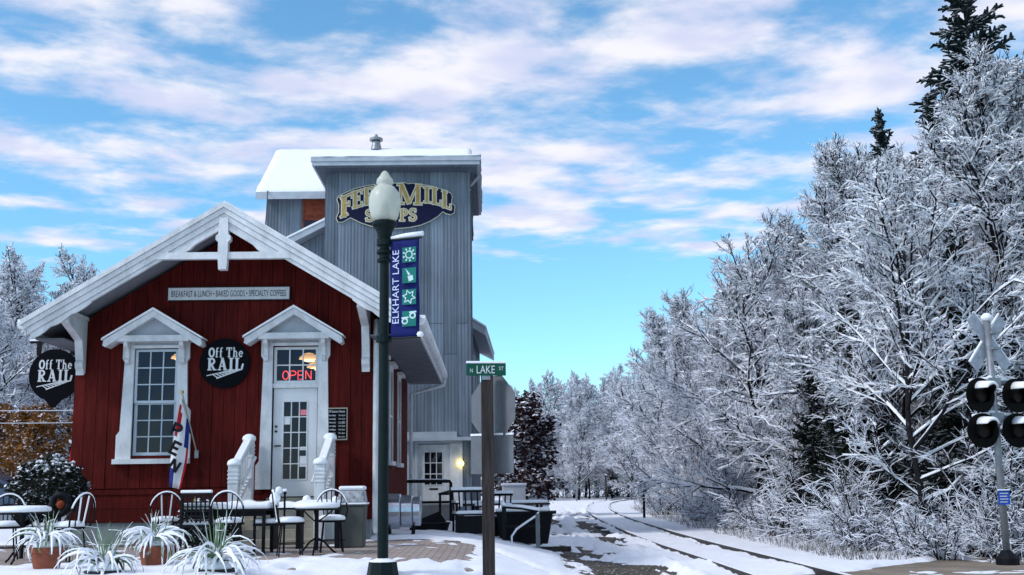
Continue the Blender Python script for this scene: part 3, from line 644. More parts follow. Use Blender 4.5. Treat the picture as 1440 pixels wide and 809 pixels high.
rebase(stp, (-3.57, 20, .58))
# ---- signs on the depot
sg = thing('banner_sign', 'long white sign board listing breakfast, baked goods and coffees', 'sign', (-4.78, FY-.03, 5.06))
MB().box(-1.11, 1.11, -.035, 0, -.115, .115).build('sign_board', 'letter_white', sg, bevel=.006)
fr = MB(); fr.box(-1.125, 1.125, -.042, 0.0, .116, .130).box(-1.125, 1.125, -.042, 0.0, -.130, -.116).box(-1.125, -1.111, -.042, 0, -.115, .115).box(1.111, 1.125, -.042, 0, -.115, .115); fr.build('sign_frame', 'hardware', sg)
text('lettering', 'BREAKFAST & LUNCH \u2022 BAKED GOODS \u2022 SPECIALTY COFFEES', 'black_sign', sg, 0, 0, -.035, w=2.10, h=.115)
def rail_logo(parent, y, k):
    """Off The / RAIL with a track below; k = scale, 1 = disc radius"""
    def put(word, x0, x1, zb, h):
        tot = sum(GL[c][0]+.10 if c != ' ' else .35 for c in word); sx = (x1-x0)/tot; x = x0
        for c in word:
            if c == ' ': x += .35*sx; continue
            glyph(c, 'letter_white', parent, x*k, zb*k, GL[c][0]*sx*k, h*k, y, thick=.006); x += (GL[c][0]+.10)*sx
    put('Off The', -.64, .76, .24, .40); put('RAIL', -.68, .76, -.28, .50)
    mb = MB()
    for i, (p, q, w) in enumerate((((-.70, -.49), (.35, -.26), .035), ((-.30, -.60), (.70, -.24), .05), ((.70, -.24), (.74, -.02), .07))): ribbon(mb, [(p[0]*k, p[1]*k), (q[0]*k, q[1]*k)], w*k, y-.006-.0006*i, y)
    for i in range(7):
        u = i/6; a = (-.45+.72*u, -.445+.16*u); b = (-.25+.86*u, -.575+.30*u); ribbon(mb, [(a[0]*k, a[1]*k), (b[0]*k, b[1]*k)], .04*k, y-.0085-.0005*i, y)
    mb.build('track_emblem', 'letter_white', parent)
rs = thing('round_sign', 'round black wall sign with white slab lettering between window and door', 'sign', (-4.82, FY-.02, 3.77))
fixn(MB().prism(arc(0, 0, .455, .455, 0, 360, 48)[:-1], -.05, 0).build('sign_disc', 'black_sign', rs))
rail_logo(rs, -.051, .455)
hs = thing('hanging_sign', 'black hanging sign on iron bracket off the left wall', 'sign', (-8.36, 22.0, 3.72))
pts = arc(0, 0, .48, .50, 0, 250, 30) + [(-.10, -.53), (-.03, -.62), (.03, -.62), (.10, -.53)] + arc(0, 0, .48, .50, 290, 355, 10)
fixn(MB().prism(pts, -.03, .03).build('sign_disc', 'black_sign', hs))
rail_logo(hs, -.031, .46)
MB().box(-.50, .85, -.03, .03, .62, .66).box(-.36, -.28, -.025, .025, .38, .62).box(.28, .36, -.025, .025, .38, .62).build('bracket', 'iron', hs)
MB().box(-.50, .10, -.04, .04, .661, .70).build('snow_cap', 'snow', hs)
hb = thing('hours_board', 'small chalkboard of opening hours right of the cafe door', 'board', (-2.78, FY-.025, 2.65))
MB().box(-.185, .185, -.02, 0, -.27, .27).build('slate', 'black_sign', hb)
fr = MB(); fr.box(-.20, .20, -.028, 0, .271, .292).box(-.20, .20, -.028, 0, -.292, -.271).box(-.20, -.186, -.028, 0, -.27, .27).box(.186, .20, -.028, 0, -.27, .27); fr.build('frame', 'tan_step', hb)
text('heading', 'Off Season Hours', 'letter_white', hb, 0, .225, -.021, w=.31, h=.045)
for i, (d, h) in enumerate((('Monday', '7am-2pm'), ('Tuesday', '7am-2pm'), ('Wednesday', 'CLOSED'), ('Thursday', '7am-2pm'), ('Friday', '7am-2pm'), ('Saturday', '7am-2pm'), ('Sunday', '8am-2pm'))):
    z = .15-.064*i; text('hours_line', d, 'letter_white', hb, -.085, z, -.021, w=.155, h=.042); text('hours_line', h, 'letter_white', hb, .10, z, -.021, w=.12, h=.036)
# neon OPEN in the transom
ne = thing('neon_sign', 'red glowing OPEN sign hanging inside the transom window', 'sign', (-3.535, FY+.16, 3.56))
NEO = {'O': [arc(.5, .5, .46, .5, 0, 360, 18)], 'P': [[(0, 0), (0, 1)] + arc(.45, .74, .45, .26, 90, -90, 8) + [(0, .48)]], 'E': [[(.9, 0), (0, 0), (0, 1), (.9, 1)], [(0, .5), (.75, .5)]], 'N': [[(0, 0), (0, 1)], [(0, 1), (.85, 0)], [(.85, 0), (.85, 1)]]}
for i, ch in enumerate('OPEN'):
    mb = MB()
    for pl in NEO[ch]: mb.tube([(-.27+.142*i+p[0]*.115, 0, -.075+p[1]*.155) for p in pl], .0085, 6)
    mb.build('letter', 'neon', ne)
MB().box(-.31, .31, .02, .03, -.115, .118).build('backing', 'black_sign', ne)
for i, (x, z, lab) in enumerate(((-5.83, 3.98, 'striped glowing pendant lamp seen through the tall front window'), (-3.42, 3.94, 'striped glowing pendant lamp seen high in the transom above OPEN'), (-3.27, 3.78, 'lower glowing pendant lamp at the right edge of the transom'))):
    pl = thing('pendant_lamp', lab, 'lamp', (x, FY+.75, z), 0, 'pendant lamps inside the cafe')
    MB().lathe([(.03, .10), (.09, .085), (.17, .02), (.19, -.02), (.185, -.022), (.165, .015)], 18).build('lamp_shade', 'shade_glow', pl, smooth=True)
    MB().lathe([(.10, -.03), (.12, -.035), (.09, -.06), (.02, -.075)], 14).build('bulb', 'shade_bulb', pl, smooth=True)
    for zz_ in (.065, .03): MB().lathe([(.13-zz_*.6+.05, zz_), (.135-zz_*.6+.05, zz_-.008)], 18).build('shade_band', 'hardware', pl)
    MB().tube([(0, 0, .10), (0, 0, 4.36-z)], .008, 6).build('cord', 'hardware', pl)
# flag on the wall
fl = thing('open_flag', 'limp red white and blue OPEN flag hanging from a wall pole', 'flag', (-5.30, FY-.05, 2.15))
MB().tube([(.03, 0, 0), (-.16, -.42, 1.06)], .012, 8).build('pole', 'tan_step', fl)
MB().lathe([(.03, 0), (.035, .03), (.02, .05)], 10, (-.16, -.42, 1.05)).build('finial', 'brass', fl)
MB().box(-.01, .06, -.02, .02, -.08, .06).build('pole_socket', 'galv', fl)
def cloth(c0, c1, m, nm, yo):
    """vertical drape: columns c0..c1 of a folded sheet"""
    n = 14; V = []; k = 6
    for j in range(n+1):
        tq = j/n
        top = Vector((-.155, -.41, 1.0)); 
        for i in range(k+1):
            u = c0+(c1-c0)*i/k
            w_ = .06+.20*min(1, tq*1.6)*(1-.25*max(0, tq-.75)/.25)
            x = -.155+.03*tq-.12*tq + (u-.45)*w_ + .05*u*(1-tq)
            y = -.40+.33*u*(1-tq)*.8+.035*math.sin(u*9+tq*2)*min(1, tq*3)
            z = .98-.22*u*(1-tq) - 1.56*tq*(1-.0*u) - (.05*u*tq)
            V.append((x, y+yo, z))
    fs = [(j*(k+1)+i, j*(k+1)+i+1, (j+1)*(k+1)+i+1, (j+1)*(k+1)+i) for j in range(n) for i in range(k)]
    o = MB().add(V, fs).build(nm, m, fl, smooth=True); sm = o.modifiers.new('thick', 'SOLIDIFY'); sm.thickness = .004
    return o
wc = cloth(0.0, 1.0, 'flag_white', 'cloth', 0)
# colours follow the cloth: red upper left, navy upper right, blue at the lower left
for mm_ in ('flag_red', 'flag_blue', 'flag_black'): wc.data.materials.append(MATS[mm_])
for p in wc.data.polygons:
    j, i = divmod(p.index, 6)
    if i == 0 and 1 <= j <= 5: p.material_index = 1
    if i == 1 and 2 <= j <= 4: p.material_index = 1
    if i >= 4 and 2 <= j <= 6: p.material_index = 2
    if i <= 1 and j >= 11: p.material_index = 2
    if i == 5 and j >= 7: p.material_index = 1
for ch, zc_, rot in (('P', .40, -22), ('E', .08, -26), ('N', -.22, -32)):
    mb = MB(); cxl = -.27+.02*(zc_-.1)
    for q_, pl in enumerate(NEO[ch]):
        ca, sa = math.cos(R(rot)), math.sin(R(rot)); pp = [((p[0]-.45)*.15, (p[1]-.5)*.20) for p in pl]
        ribbon(mb, [(cxl+.045+a*ca-b*sa, zc_+a*sa+b*ca) for a, b in pp], .05, -.462-.0006*q_, -.455)
    mb.build('letter', 'flag_black', fl)
bl = thing('wind_bell', 'tiny brass bell hanging below the flag at belt height', 'bell', (-5.22, FY-.25, 1.30))
MB().lathe([(.012, .10), (.02, .08), (.03, .03), (.05, 0), (.045, -.005)], 12).build('bell_body', 'brass', bl, smooth=True)
MB().tube([(0, 0, .1), (0, 0, .30), (0, .22, .30)], .005, 6).build('hook', 'iron', bl)
# ------------------------------------------------------------------ feed mill
ml = thing('feed_mill', 'tall grey metal clad feed mill tower behind the red cafe', 'building')
TX0, TX1, TY0, TY1, TZ = -4.84, -0.56, 33.0, 38.4, 10.78
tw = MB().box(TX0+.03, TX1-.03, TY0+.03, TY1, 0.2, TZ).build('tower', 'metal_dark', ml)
nP = 11; pw = (TX1-TX0)/nP
for i in range(nP):
    x0 = TX0+i*pw; dy = [.0, .006, .003, .009][(i*7) % 4]
    for (z0, z1) in (((2.93, 6.2), (6.215, TZ)) if i % 3 else ((2.93, 5.3), (5.315, TZ))):
        if x0 > -1.35: z0 = 0.5 if z0 == 2.93 else z0
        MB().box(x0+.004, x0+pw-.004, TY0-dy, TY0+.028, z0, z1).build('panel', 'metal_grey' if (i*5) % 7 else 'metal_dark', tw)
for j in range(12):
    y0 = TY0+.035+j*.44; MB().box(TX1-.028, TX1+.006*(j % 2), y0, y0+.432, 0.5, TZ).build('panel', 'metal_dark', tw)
MB().box(TX1-.03, TX1+.03, TY0-.03, TY0+.03, .5, TZ).build('corner_trim', 'metal_grey', tw)
# cornice: shallow roof with deep eave all round
cn = part('tower_roof', ml)
MB().box(TX0-.30, TX1+.33, TY0-.68, TY1+.3, TZ+.05, TZ+.16).build('eave_board', 'cornice', cn)
MB().box(TX0-.33, TX1+.36, TY0-.71, TY1+.33, TZ+.165, TZ+.30).build('eave_board', 'cornice', cn)
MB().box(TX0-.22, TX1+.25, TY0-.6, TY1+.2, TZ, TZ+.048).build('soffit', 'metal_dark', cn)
def snow_sheet(name, parent, x0, x1, y0, y1, zf, th_, nx=36, ny=22, seed=1):
    V = []
    for j in range(ny+1):
        for i in range(nx+1):
            u, w = i/nx, j/ny; x = x0+(x1-x0)*u; y = y0+(y1-y0)*w; e = min(u*(x1-x0), (1-u)*(x1-x0), w*(y1-y0), (1-w)*(y1-y0)); nn_ = float(fbm(np.array(x*1.6+seed*7), np.array(y*1.6), 4))
            jx = .05*(float(vnoise(np.array(y*3.), np.array(seed+.5)))-.5)*(i in (0, nx)); jy = .06*(float(vnoise(np.array(x*3.), np.array(seed+3.5)))-.5)*(j in (0, ny))
            V.append((x+jx, y+jy, zf(x, y)+.004+(th_*(.55+.9*nn_)*min(1, .35+e*4))))
    n0 = len(V); V += [(v_[0], v_[1], zf(v_[0], v_[1])+.003) for v_ in V]; q = lambda j, i: j*(nx+1)+i
    fs = [(q(j, i), q(j, i+1), q(j+1, i+1), q(j+1, i)) for j in range(ny) for i in range(nx)]
    for j in (0, ny): fs += [(q(j, i), q(j, i+1), n0+q(j, i+1), n0+q(j, i)) for i in range(nx)]
    for i in (0, nx): fs += [(q(j, i), q(j+1, i), n0+q(j+1, i), n0+q(j, i)) for j in range(ny)]
    return fixn(MB().add(V, fs).build(name, 'snow', parent, smooth=True))
snow_sheet('snow_cover', cn, TX0-.34, TX1+.37, TY0-.72, TY1+.34, lambda x, y: TZ+.30+.03*max(0, y-TY0), .08)
sv = MB(); V = [(TX0-.35, TY0-.73, TZ+.303), (TX1+.38, TY0-.73, TZ+.303), (TX1+.38, TY1+.35, TZ+.303), (TX0-.35, TY1+.35, TZ+.303)]
V += [(x+(.06 if x < -3 else -.06), y+(.06 if y < 35 else -.06), z+.10+(.15 if y > 35 else 0)) for x, y, z in V]

MB().bar((TX1+.05, TY0+.5, TZ-.30), (TX1+.3, TY0+.5, TZ-.0), .06, .06).build('eave_strut', 'cornice', cn)
# head house behind with ridge along x
hh = part('head_house', ml)
HX0, HX1, HY0, HY1 = -7.05, -0.80, 35.5, 41.0; EZ, RZ = 10.75, 13.05; RYm = (HY0+HY1)/2
b = MB().box(HX0, HX1, HY0, HY1, 6.0, EZ); b.build('wall', 'metal_dark', hh)
for i in range(6): MB().box(HX0+i*.36+.004, HX0+(i+1)*.36-.004, HY0-.02, HY0-.001, 6.0, EZ-.02).build('panel', 'metal_grey' if i % 3 else 'metal_dark', hh)
fixn(MB().prism([(HY0, EZ), (RYm, RZ-.1), (HY1, EZ)], HX0+.02, HX1-.02, 'x').build('gable', 'metal_dark', hh))
fixn(MB().prism([(HY0-.55, EZ-.22), (HY0-.55, EZ-.02), (RYm, RZ), (HY1+.55, EZ-.02), (HY1+.55, EZ-.22), (RYm, RZ-.16)], HX0-.25, HX1+.25, 'x').build('roof', 'shingle_edge', hh))
snow_sheet('roof_snow', hh, HX0-.26, HX1+.26, HY0-.57, HY1+.57, lambda x, y: RZ-abs(y-RYm)*(RZ-EZ+.02)/(RYm-HY0+.55), .08, 40, 30, 4)
MB().box(HX0-.25, TX0-.02, HY0-.59, HY0-.555, EZ-.25, EZ-.02).build('fascia', 'cornice', hh)
MB().box(-5.85, -5.05, HY0-.03, HY0-.021, 9.95, 10.62).build('shutter', 'rust_board', hh)
MB().box(-5.85, -5.05, HY0-.028, HY0-.0205, 9.30, 9.93).build('pane', 'glass', hh)
MB().box(-5.90, -5.00, HY0-.05, HY0-.031, 9.93, 9.97).box(-5.90, -5.85, HY0-.05, HY0-.0215, 9.25, 10.65).build('window_frame', 'rust_board', hh)
vt = part('roof_vent', ml)
MB().lathe([(.20, 0), (.14, .26), (.14, .30)], 14, (-3.86, RYm, RZ+.02)).build('vent_stack', 'galv', vt, smooth=False)
MB().lathe([(.23, 0), (.23, .08), (.05, .16), (.05, .22)], 14, (-3.86, RYm, RZ+.36)).build('vent_cap', 'galv', vt)
MB().lathe([(.14, 0), (.14, .06)], 10, (-3.86, RYm, RZ+.30)).build('vent_neck', 'hardware', vt)
# lower annex roof left of the tower
fixn(MB().prism([(-6.1, 8.60), (-6.1, 8.80), (TX0-.02, 9.42), (TX0-.02, 9.24)], 33.3, 40, 'y').build('annex_roof', 'cornice', ml))
fixn(MB().prism([(-6.12, 8.81), (-6.12, 8.86), (TX0-.02, 9.50), (TX0-.02, 9.425)], 33.28, 40, 'y').build('annex_snow', 'snow', ml))
fixn(MB().prism([(-6.0, 0.2), (TX0-.03, 0.2), (TX0-.03, 9.23), (-6.0, 8.62)], 33.9, 40, 'y').build('annex_wall', 'metal_grey', ml))
MB().box(-9.5, -6.02, 34.2, 45, .2, 7.6).build('west_wing', 'metal_dark', ml)
fixn(MB().prism([(-9.8, 7.4), (-9.8, 7.62), (-6.0, 8.7), (-6.0, 8.5)], 34.0, 45.2, 'y').build('west_wing_roof', 'snow', ml))
# rear wing along the tracks
rw = part('rear_wing', ml)
mb = MB().add([(-3.5, 40, .2), (-.62, 40, .2), (-.40, 47.5, .2), (-3.5, 47.5, .2), (-3.5, 40, 7.0), (-.62, 40, 7.0), (-.40, 47.5, 7.0), (-3.5, 47.5, 7.0)], [(0,3,2,1),(4,5,6,7),(0,1,5,4),(1,2,6,5),(2,3,7,6),(3,0,4,7)]); mb.build('wall', 'metal_dark', rw)
e0, e1 = (-.12, 39.6), (.20, 47.9)
rm = MB().add([(-2.1, 39.6, 8.2), (-2.1, 47.9, 8.2), (e1[0], e1[1], 6.98), (e0[0], e0[1], 6.98), (-2.1, 39.6, 7.9), (-2.1, 47.9, 7.9), (e1[0], e1[1], 6.72), (e0[0], e0[1], 6.72)], [(0,1,2,3),(7,6,5,4),(3,2,6,7),(0,3,7,4),(1,0,4,5),(2,1,5,6)]); fixn(rm.build('roof', 'cornice', rw))
rm = MB().add([(-2.1, 39.55, 8.32), (-2.1, 47.95, 8.32), (e1[0]+.02, e1[1], 7.05), (e0[0]+.02, 39.55, 7.05), (-2.1, 39.55, 8.205), (-2.1, 47.95, 8.205), (e1[0]+.02, e1[1], 6.985), (e0[0]+.02, 39.55, 6.985)], [(0,1,2,3),(7,6,5,4),(3,2,6,7),(0,3,7,4),(1,0,4,5),(2,1,5,6)]); fixn(rm.build('roof_snow', 'snow', rw))
for y in (41.5, 43.4, 45.3):
    xw = -.62+.22*(y-40)/7.5
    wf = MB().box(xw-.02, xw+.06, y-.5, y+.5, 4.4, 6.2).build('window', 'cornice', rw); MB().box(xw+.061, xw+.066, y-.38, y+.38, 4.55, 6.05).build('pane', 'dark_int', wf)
# mill entrance: white surround, door, dock
me_ = part('mill_entrance', ml); DX0, DX1 = -2.07, -1.17
MB().box(-2.75, -2.18, TY0-.06, TY0+.02, 1.05, 2.72).build('side_panel', 'cornice', me_)
MB().box(-2.17, -2.075, TY0-.10, TY0+.02, 1.05, 2.72).build('jamb', 'cornice', me_)
MB().box(-1.165, -.80, TY0-.06, TY0+.02, .95, 2.72).build('side_panel', 'white_trim', me_)
MB().box(-2.75, -.80, TY0-.10, TY0+.02, 2.723, 2.80).build('lintel', 'cornice', me_)
MB().box(-2.75, -.45, TY0-.28, TY0-.02, 2.803, 2.90).build('ledge', 'cornice', me_); MB().box(-2.75, -.95, TY0-.16, TY0-.02, 2.903, 3.06).build('ledge_board', 'cornice', me_)
ga, gb, gc, gd = -1.90, -1.36, 1.55, 2.50
dm = MB()
for q in ((DX0, ga, 1.05, 2.70), (gb, DX1, 1.05, 2.70), (ga, gb, 1.05, gc), (ga, gb, gd, 2.70)): dm.box(q[0], q[1], TY0-.04, TY0, q[2], q[3])
dm.build('door_leaf', 'white_trim', me_)
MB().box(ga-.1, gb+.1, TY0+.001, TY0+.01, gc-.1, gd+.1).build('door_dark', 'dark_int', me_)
panes((ga, gb, gc, gd), 3, 3, TY0-.05, .02, .025, 'white_trim', me_, 'door_pane')
MB().box(-1.75, -1.50, TY0-.048, TY0-.041, 1.42, 1.47).build('mail_slot', 'hardware', me_)
MB().box(-2.80, -.95, 30.2, TY0-.11, 0.2, 1.04).build('dock', 'concrete', ml)
rebase(ml, (-2.7, 33, .4))
wl = thing('wall_lamp', 'small yellow glowing bulb on the mill wall beside its door', 'lamp', (-.72, TY0-.02, 2.15))
MB().lathe([(.02, .08), (.07, .05), (.085, 0), (.06, -.06), (.01, -.08)], 12, (-.12, -.12, 0)).build('bulb', 'wall_lamp', wl, smooth=True)
MB().tube([(0, 0, 0), (0, -.10, .02), (-.05, -.12, .03)], .025, 8).build('lamp_arm', 'galv', wl)
# shop sign on the tower
fs_ = thing('mill_sign', 'navy scroll-shaped sign with gold letters high on the tower', 'sign', (-2.735, TY0-.02, 9.88))
ZS = .00285
def zp(x, y): return ((x-690)*ZS, (372-y)*ZS)
OUTL = [(90,310),(130,285),(250,228),(380,195),(500,178),(600,172),(680,170),(780,163),(820,178),(860,172),(960,185),(1080,208),(1200,250),(1270,285),(1285,320),(1275,390),(1312,425),(1305,500),(1262,524),(1215,512),(1182,490),(1130,540),(1050,590),(950,632),(830,656),(690,665),(560,656),(430,636),(330,602),(270,572),(222,545),(140,592),(90,590),(68,552),(78,515),(95,480),(92,400),(72,345)]
def offs(poly, d):
    n = len(poly); o = []
    for i in range(n):
        a, p, b = poly[i-1], poly[i], poly[(i+1) % n]
        tx_, tz_ = b[0]-a[0], b[1]-a[1]; l = math.hypot(tx_, tz_); o.append((p[0]+tz_/l*-d, p[1]+tx_/l*d))
    return o
PO = [zp(*p) for p in OUTL]
fixn(MB().prism(PO, -.03, 0).build('sign_rim', 'cream', fs_))
fixn(MB().prism(offs(PO, -.026), -.042, -.031).build('sign_face', 'navy', fs_))
for ch, x0, x1, zb, h, shr in (('F', 112, 248, 520, 225, .45), ('E', 238, 345, 435, 185, .28), ('E', 356, 455, 405, 185, .2), ('D', 465, 590, 392, 195, .1), ('M', 700, 968, 408, 222, -.04), ('I', 978, 1052, 392, 175, -.12), ('L', 1062, 1168, 412, 182, -.25), ('L', 1170, 1270, 452, 185, -.35),
                               ('S', 372, 464, 584, 128, 0), ('H', 472, 575, 584, 128, 0), ('O', 590, 715, 584, 130, 0), ('P', 728, 822, 584, 130, 0), ('S', 824, 912, 582, 132, 0)):
    a_, b_ = zp(x0, zb), zp(x1, zb)
    gsh = glyph(ch, 'cream', fs_, a_[0], a_[1], b_[0]-a_[0], h*ZS, -.0425, shr, .022, .006, 'letter_outline')
    glyph(ch, 'gold', fs_, a_[0], a_[1], b_[0]-a_[0], h*ZS, -.053, shr, -.012, .006, 'letter')
# ------------------------------------------------------------------ street lamp with banner
lp = thing('street_lamp', 'dark green lamp post with frosted acorn globe in front of cafe', 'street lamp', (-1.30, 14.0, .55))
MB().lathe([(.24, -.4), (.24, -.16), (.20, -.13), (.17, .06), (.165, .08)], 8).build('base', 'lamp_metal', lp)
MB().lathe([(.17, .081), (.12, .105), (.075, .12)], 12).build('base_snow', 'snow', lp)
MB().lathe([(.066, .08), (.064, 1.5), (.058, 3.72), (.09, 3.73), (.095, 3.76), (.07, 3.78), (.07, 3.82), (.10, 3.84), (.10, 3.87), (.064, 3.90), (.068, 4.0), (.10, 4.12), (.125, 4.17)], 16).build('pole', 'lamp_metal', lp, smooth=False)
MB().lathe([(.125, 4.17), (.155, 4.20), (.16, 4.23), (.145, 4.25)], 18).build('globe_collar', 'lamp_metal', lp)
MB().lathe([(.135, 4.25), (.175, 4.33), (.20, 4.44), (.20, 4.54), (.175, 4.63), (.125, 4.695), (.095, 4.715), (.09, 4.73), (.11, 4.75), (.10, 4.80), (.06, 4.85), (.04, 4.89), (.015, 4.91)], 24).build('globe', 'globe', lp, smooth=True)
MB().tube([(0, 0, 4.24), (0, 0, 4.40), (0, 0, 4.52)], [.08, .06, .02], 10).build('lamp_core', 'lamp_metal', lp)
bn = thing('street_banner', 'navy street banner with green picture squares on the lamp post', 'banner', (-1.30, 14.0, .55), R(-22))
MB().tube([(.05, -.01, 4.0), (.52, -.01, 4.0)], .012, 8).build('top_rod', 'lamp_metal', bn); MB().tube([(.05, -.01, 2.76), (.50, -.01, 2.76)], .012, 8).build('bottom_rod', 'lamp_metal', bn)
MB().tube([(.10, -.01, 4.03), (.3, -.01, 4.045), (.54, -.01, 4.05)], [.02, .028, .03], 8).build('rod_snow', 'snow', bn, smooth=True)
MB().lathe([(.03, -.03), (.045, 0), (.03, .03)], 10, (.50, -.01, 2.79)).build('rod_snow', 'snow', bn, smooth=True)
for z in (2.75, 3.97): MB().lathe([(.10, -.03), (.10, .05)], 12, (0, 0, z)).build('clamp', 'lamp_metal', bn)
V = []; nx, nz_ = 6, 20
for j in range(nz_+1):
    for i in range(nx+1): V.append((.095+.39*i/nx, .02*math.sin(i*1.1+j*.3)*math.sin(math.pi*j/nz_)-.01, 2.77+1.22*j/nz_))
o_ = MB().add(V, [(j*(nx+1)+i, j*(nx+1)+i+1, (j+1)*(nx+1)+i+1, (j+1)*(nx+1)+i) for j in range(nz_) for i in range(nx)]).build('cloth', 'banner_blue', bn, smooth=True)
sm = o_.modifiers.new('thick', 'SOLIDIFY'); sm.thickness = .003
tx_ = text('lettering', 'ELKHART LAKE', 'banner_text', bn, 0, 0, 0, w=.92, h=.088)
for v_ in tx_.data.vertices:
    u, w_ = v_.co.x, v_.co.z; v_.co = (.175-w_, -.036, 3.40+u)
IC = [3.79, 3.53, 3.26, 2.99]
for k, z in enumerate(IC):
    sq = MB().box(.265, .455, -.036, -.033, z-.095, z+.095).build('picture_square', 'banner_green', bn)
    mb = MB(); cx = .36
    if k == 0:
        ribbon(mb, [(cx+a, z+b_) for a, b_ in arc(0, 0, .045, .045, 0, 360, 16)], .014, -.041, -.037)
        for q in range(9):
            a = q*2*math.pi/9; ribbon(mb, [(cx+.062*math.cos(a), z+.062*math.sin(a)), (cx+.088*math.cos(a), z+.088*math.sin(a))], .018, -.041, -.037)
    elif k == 1:
        mb.prism([(cx-.05, z+.09), (cx+.02, z+.01), (cx-.01, z+.0)], -.041, -.037); mb.prism([(cx-.02, z-.01), (cx+.05, z-.0), (cx+.06, z-.06), (cx-.0, z-.08)], -.041, -.037)
    elif k == 2:
        star = [(cx+(.085 if q % 2 else .045)*math.cos(q*math.pi/6+.3), z+(.085 if q % 2 else .045)*math.sin(q*math.pi/6+.3)) for q in range(12)]
        ribbon(mb, star+[star[0]], .014, -.041, -.037)
    else:
        for dx, dz in ((-.055, -.03), (.05, .035)):
            ribbon(mb, [(cx+dx+a, z+dz+b_) for a, b_ in arc(0, 0, .035, .032, 0, 360, 12)], .018, -.041, -.037)
            ribbon(mb, [(cx+dx-.045, z+dz+.04), (cx+dx+.05, z+dz+.045)], .02, -.0415, -.0375)
    fixn(mb.build('picture', 'banner_print', bn))
# ------------------------------------------------------------------ stop sign (seen from the back) and street name
so = thing('sign_post', 'weathered square wooden sign post in the snow', 'post', (-.03, 13.5, gzf(0, 13.5)))
g0 = gzf(0, 13.5)
MB().box(-.072, .072, -.072, .072, -.3, 2.80-g0).build('timber', 'wood_post', so, bevel=.006)
MB().lathe([(.075, 0), (.085, .02), (.06, .045), (.02, .055)], 10, (0, 0, 2.80-g0)).build('snow_cap', 'snow', so, smooth=True)
ss_ = thing('stop_sign', 'grey back of an octagonal stop sign on the wooden post', 'sign', (.035, 13.66, 2.43), R(-46))
fixn(MB().prism([(.405*math.cos(R(22.5+45*k)), .405*math.sin(R(22.5+45*k))) for k in range(8)], 0, .006).build('sign_plate', 'sign_back', ss_))
fixn(MB().prism([(.16, .372), (-.16, .372), (-.15, .395), (.13, .40)], -.012, .02).build('snow_edge', 'snow', ss_))
bs = thing('square_sign', 'grey back of a square plate below the stop sign', 'sign', (.02, 13.62, 1.87), R(-28))
MB().box(-.285, .285, 0, .006, -.225, .225).build('sign_plate', 'sign_back', bs, bevel=.002)
MB().box(-.285, .285, -.010, .016, .226, .25).build('snow_edge', 'snow', bs)
st = thing('street_sign', 'green street name sign reading N LAKE ST capped with snow', 'sign', (-.04, 13.42, 2.86), R(6))
MB().box(-.235, .235, -.008, .008, -.072, .072).build('sign_blade', 'sign_green', st, bevel=.003)
text('lettering', 'LAKE', 'letter_white', st, -.005, 0, -.0085, w=.215, h=.092); text('lettering', 'N', 'letter_white', st, -.175, -.012, -.0085, w=.032, h=.045); text('lettering', 'ST', 'letter_white', st, .18, .012, -.0085, w=.055, h=.042)
MB().box(-.235, .235, -.016, .018, .073, .10).build('snow_cap', 'snow', st, bevel=.008)
MB().box(-.05, .05, -.0, .03, -.12, -.0725).build('bracket', 'galv', st)
# ------------------------------------------------------------------ crossing signal
g1 = gzf(9.13, 20.5)
xs_o = thing('crossing_signal', 'grey railroad crossing signal with crossbuck back and four black lamps', 'signal', (9.13, 20.5, g1))
MB().lathe([(.20, -.05), (.20, .12), (.13, .20), (.07, .26)], 10).build('base', 'iron', xs_o)
MB().tube([(0, 0, .1), (0, 0, 4.36-g1)], .062, 14).build('mast', 'galv', xs_o, smooth=True)
MB().lathe([(.07, 4.36-g1), (.105, 4.40-g1), (.10, 4.45-g1), (.05, 4.50-g1), (.01, 4.51-g1)], 14).build('mast_snow', 'snow', xs_o, smooth=True)
zc_ = 3.98-g1
xb = part('crossbuck', xs_o); xb.location = (.04, .10, zc_); xb.rotation_euler = (0, 0, R(24))
for s in (-1, 1):
    d = Vector((math.cos(R(48)), 0, s*math.sin(R(48))))
    MB().bar(d*-.62+Vector((0, .012*s, 0)), d*.62+Vector((0, .012*s, 0)), .02, .24, (-d.z, 0, d.x)).build('blade', 'xbuck_back', xb)
    e = d*.62 if s > 0 else d*-.62
    nn = Vector((-d.z, 0, d.x)); nn = nn if nn.z > 0 else -nn
    MB().bar(d*-.62+nn*.13, d*.62+nn*.13, .04, .03, tuple(nn)).build('blade_snow', 'snow', xb)
for z in (.16, -.13): MB().box(-.09, .09, -.19, -.02, z-.02, z+.02).build('clamp', 'galv', xb)
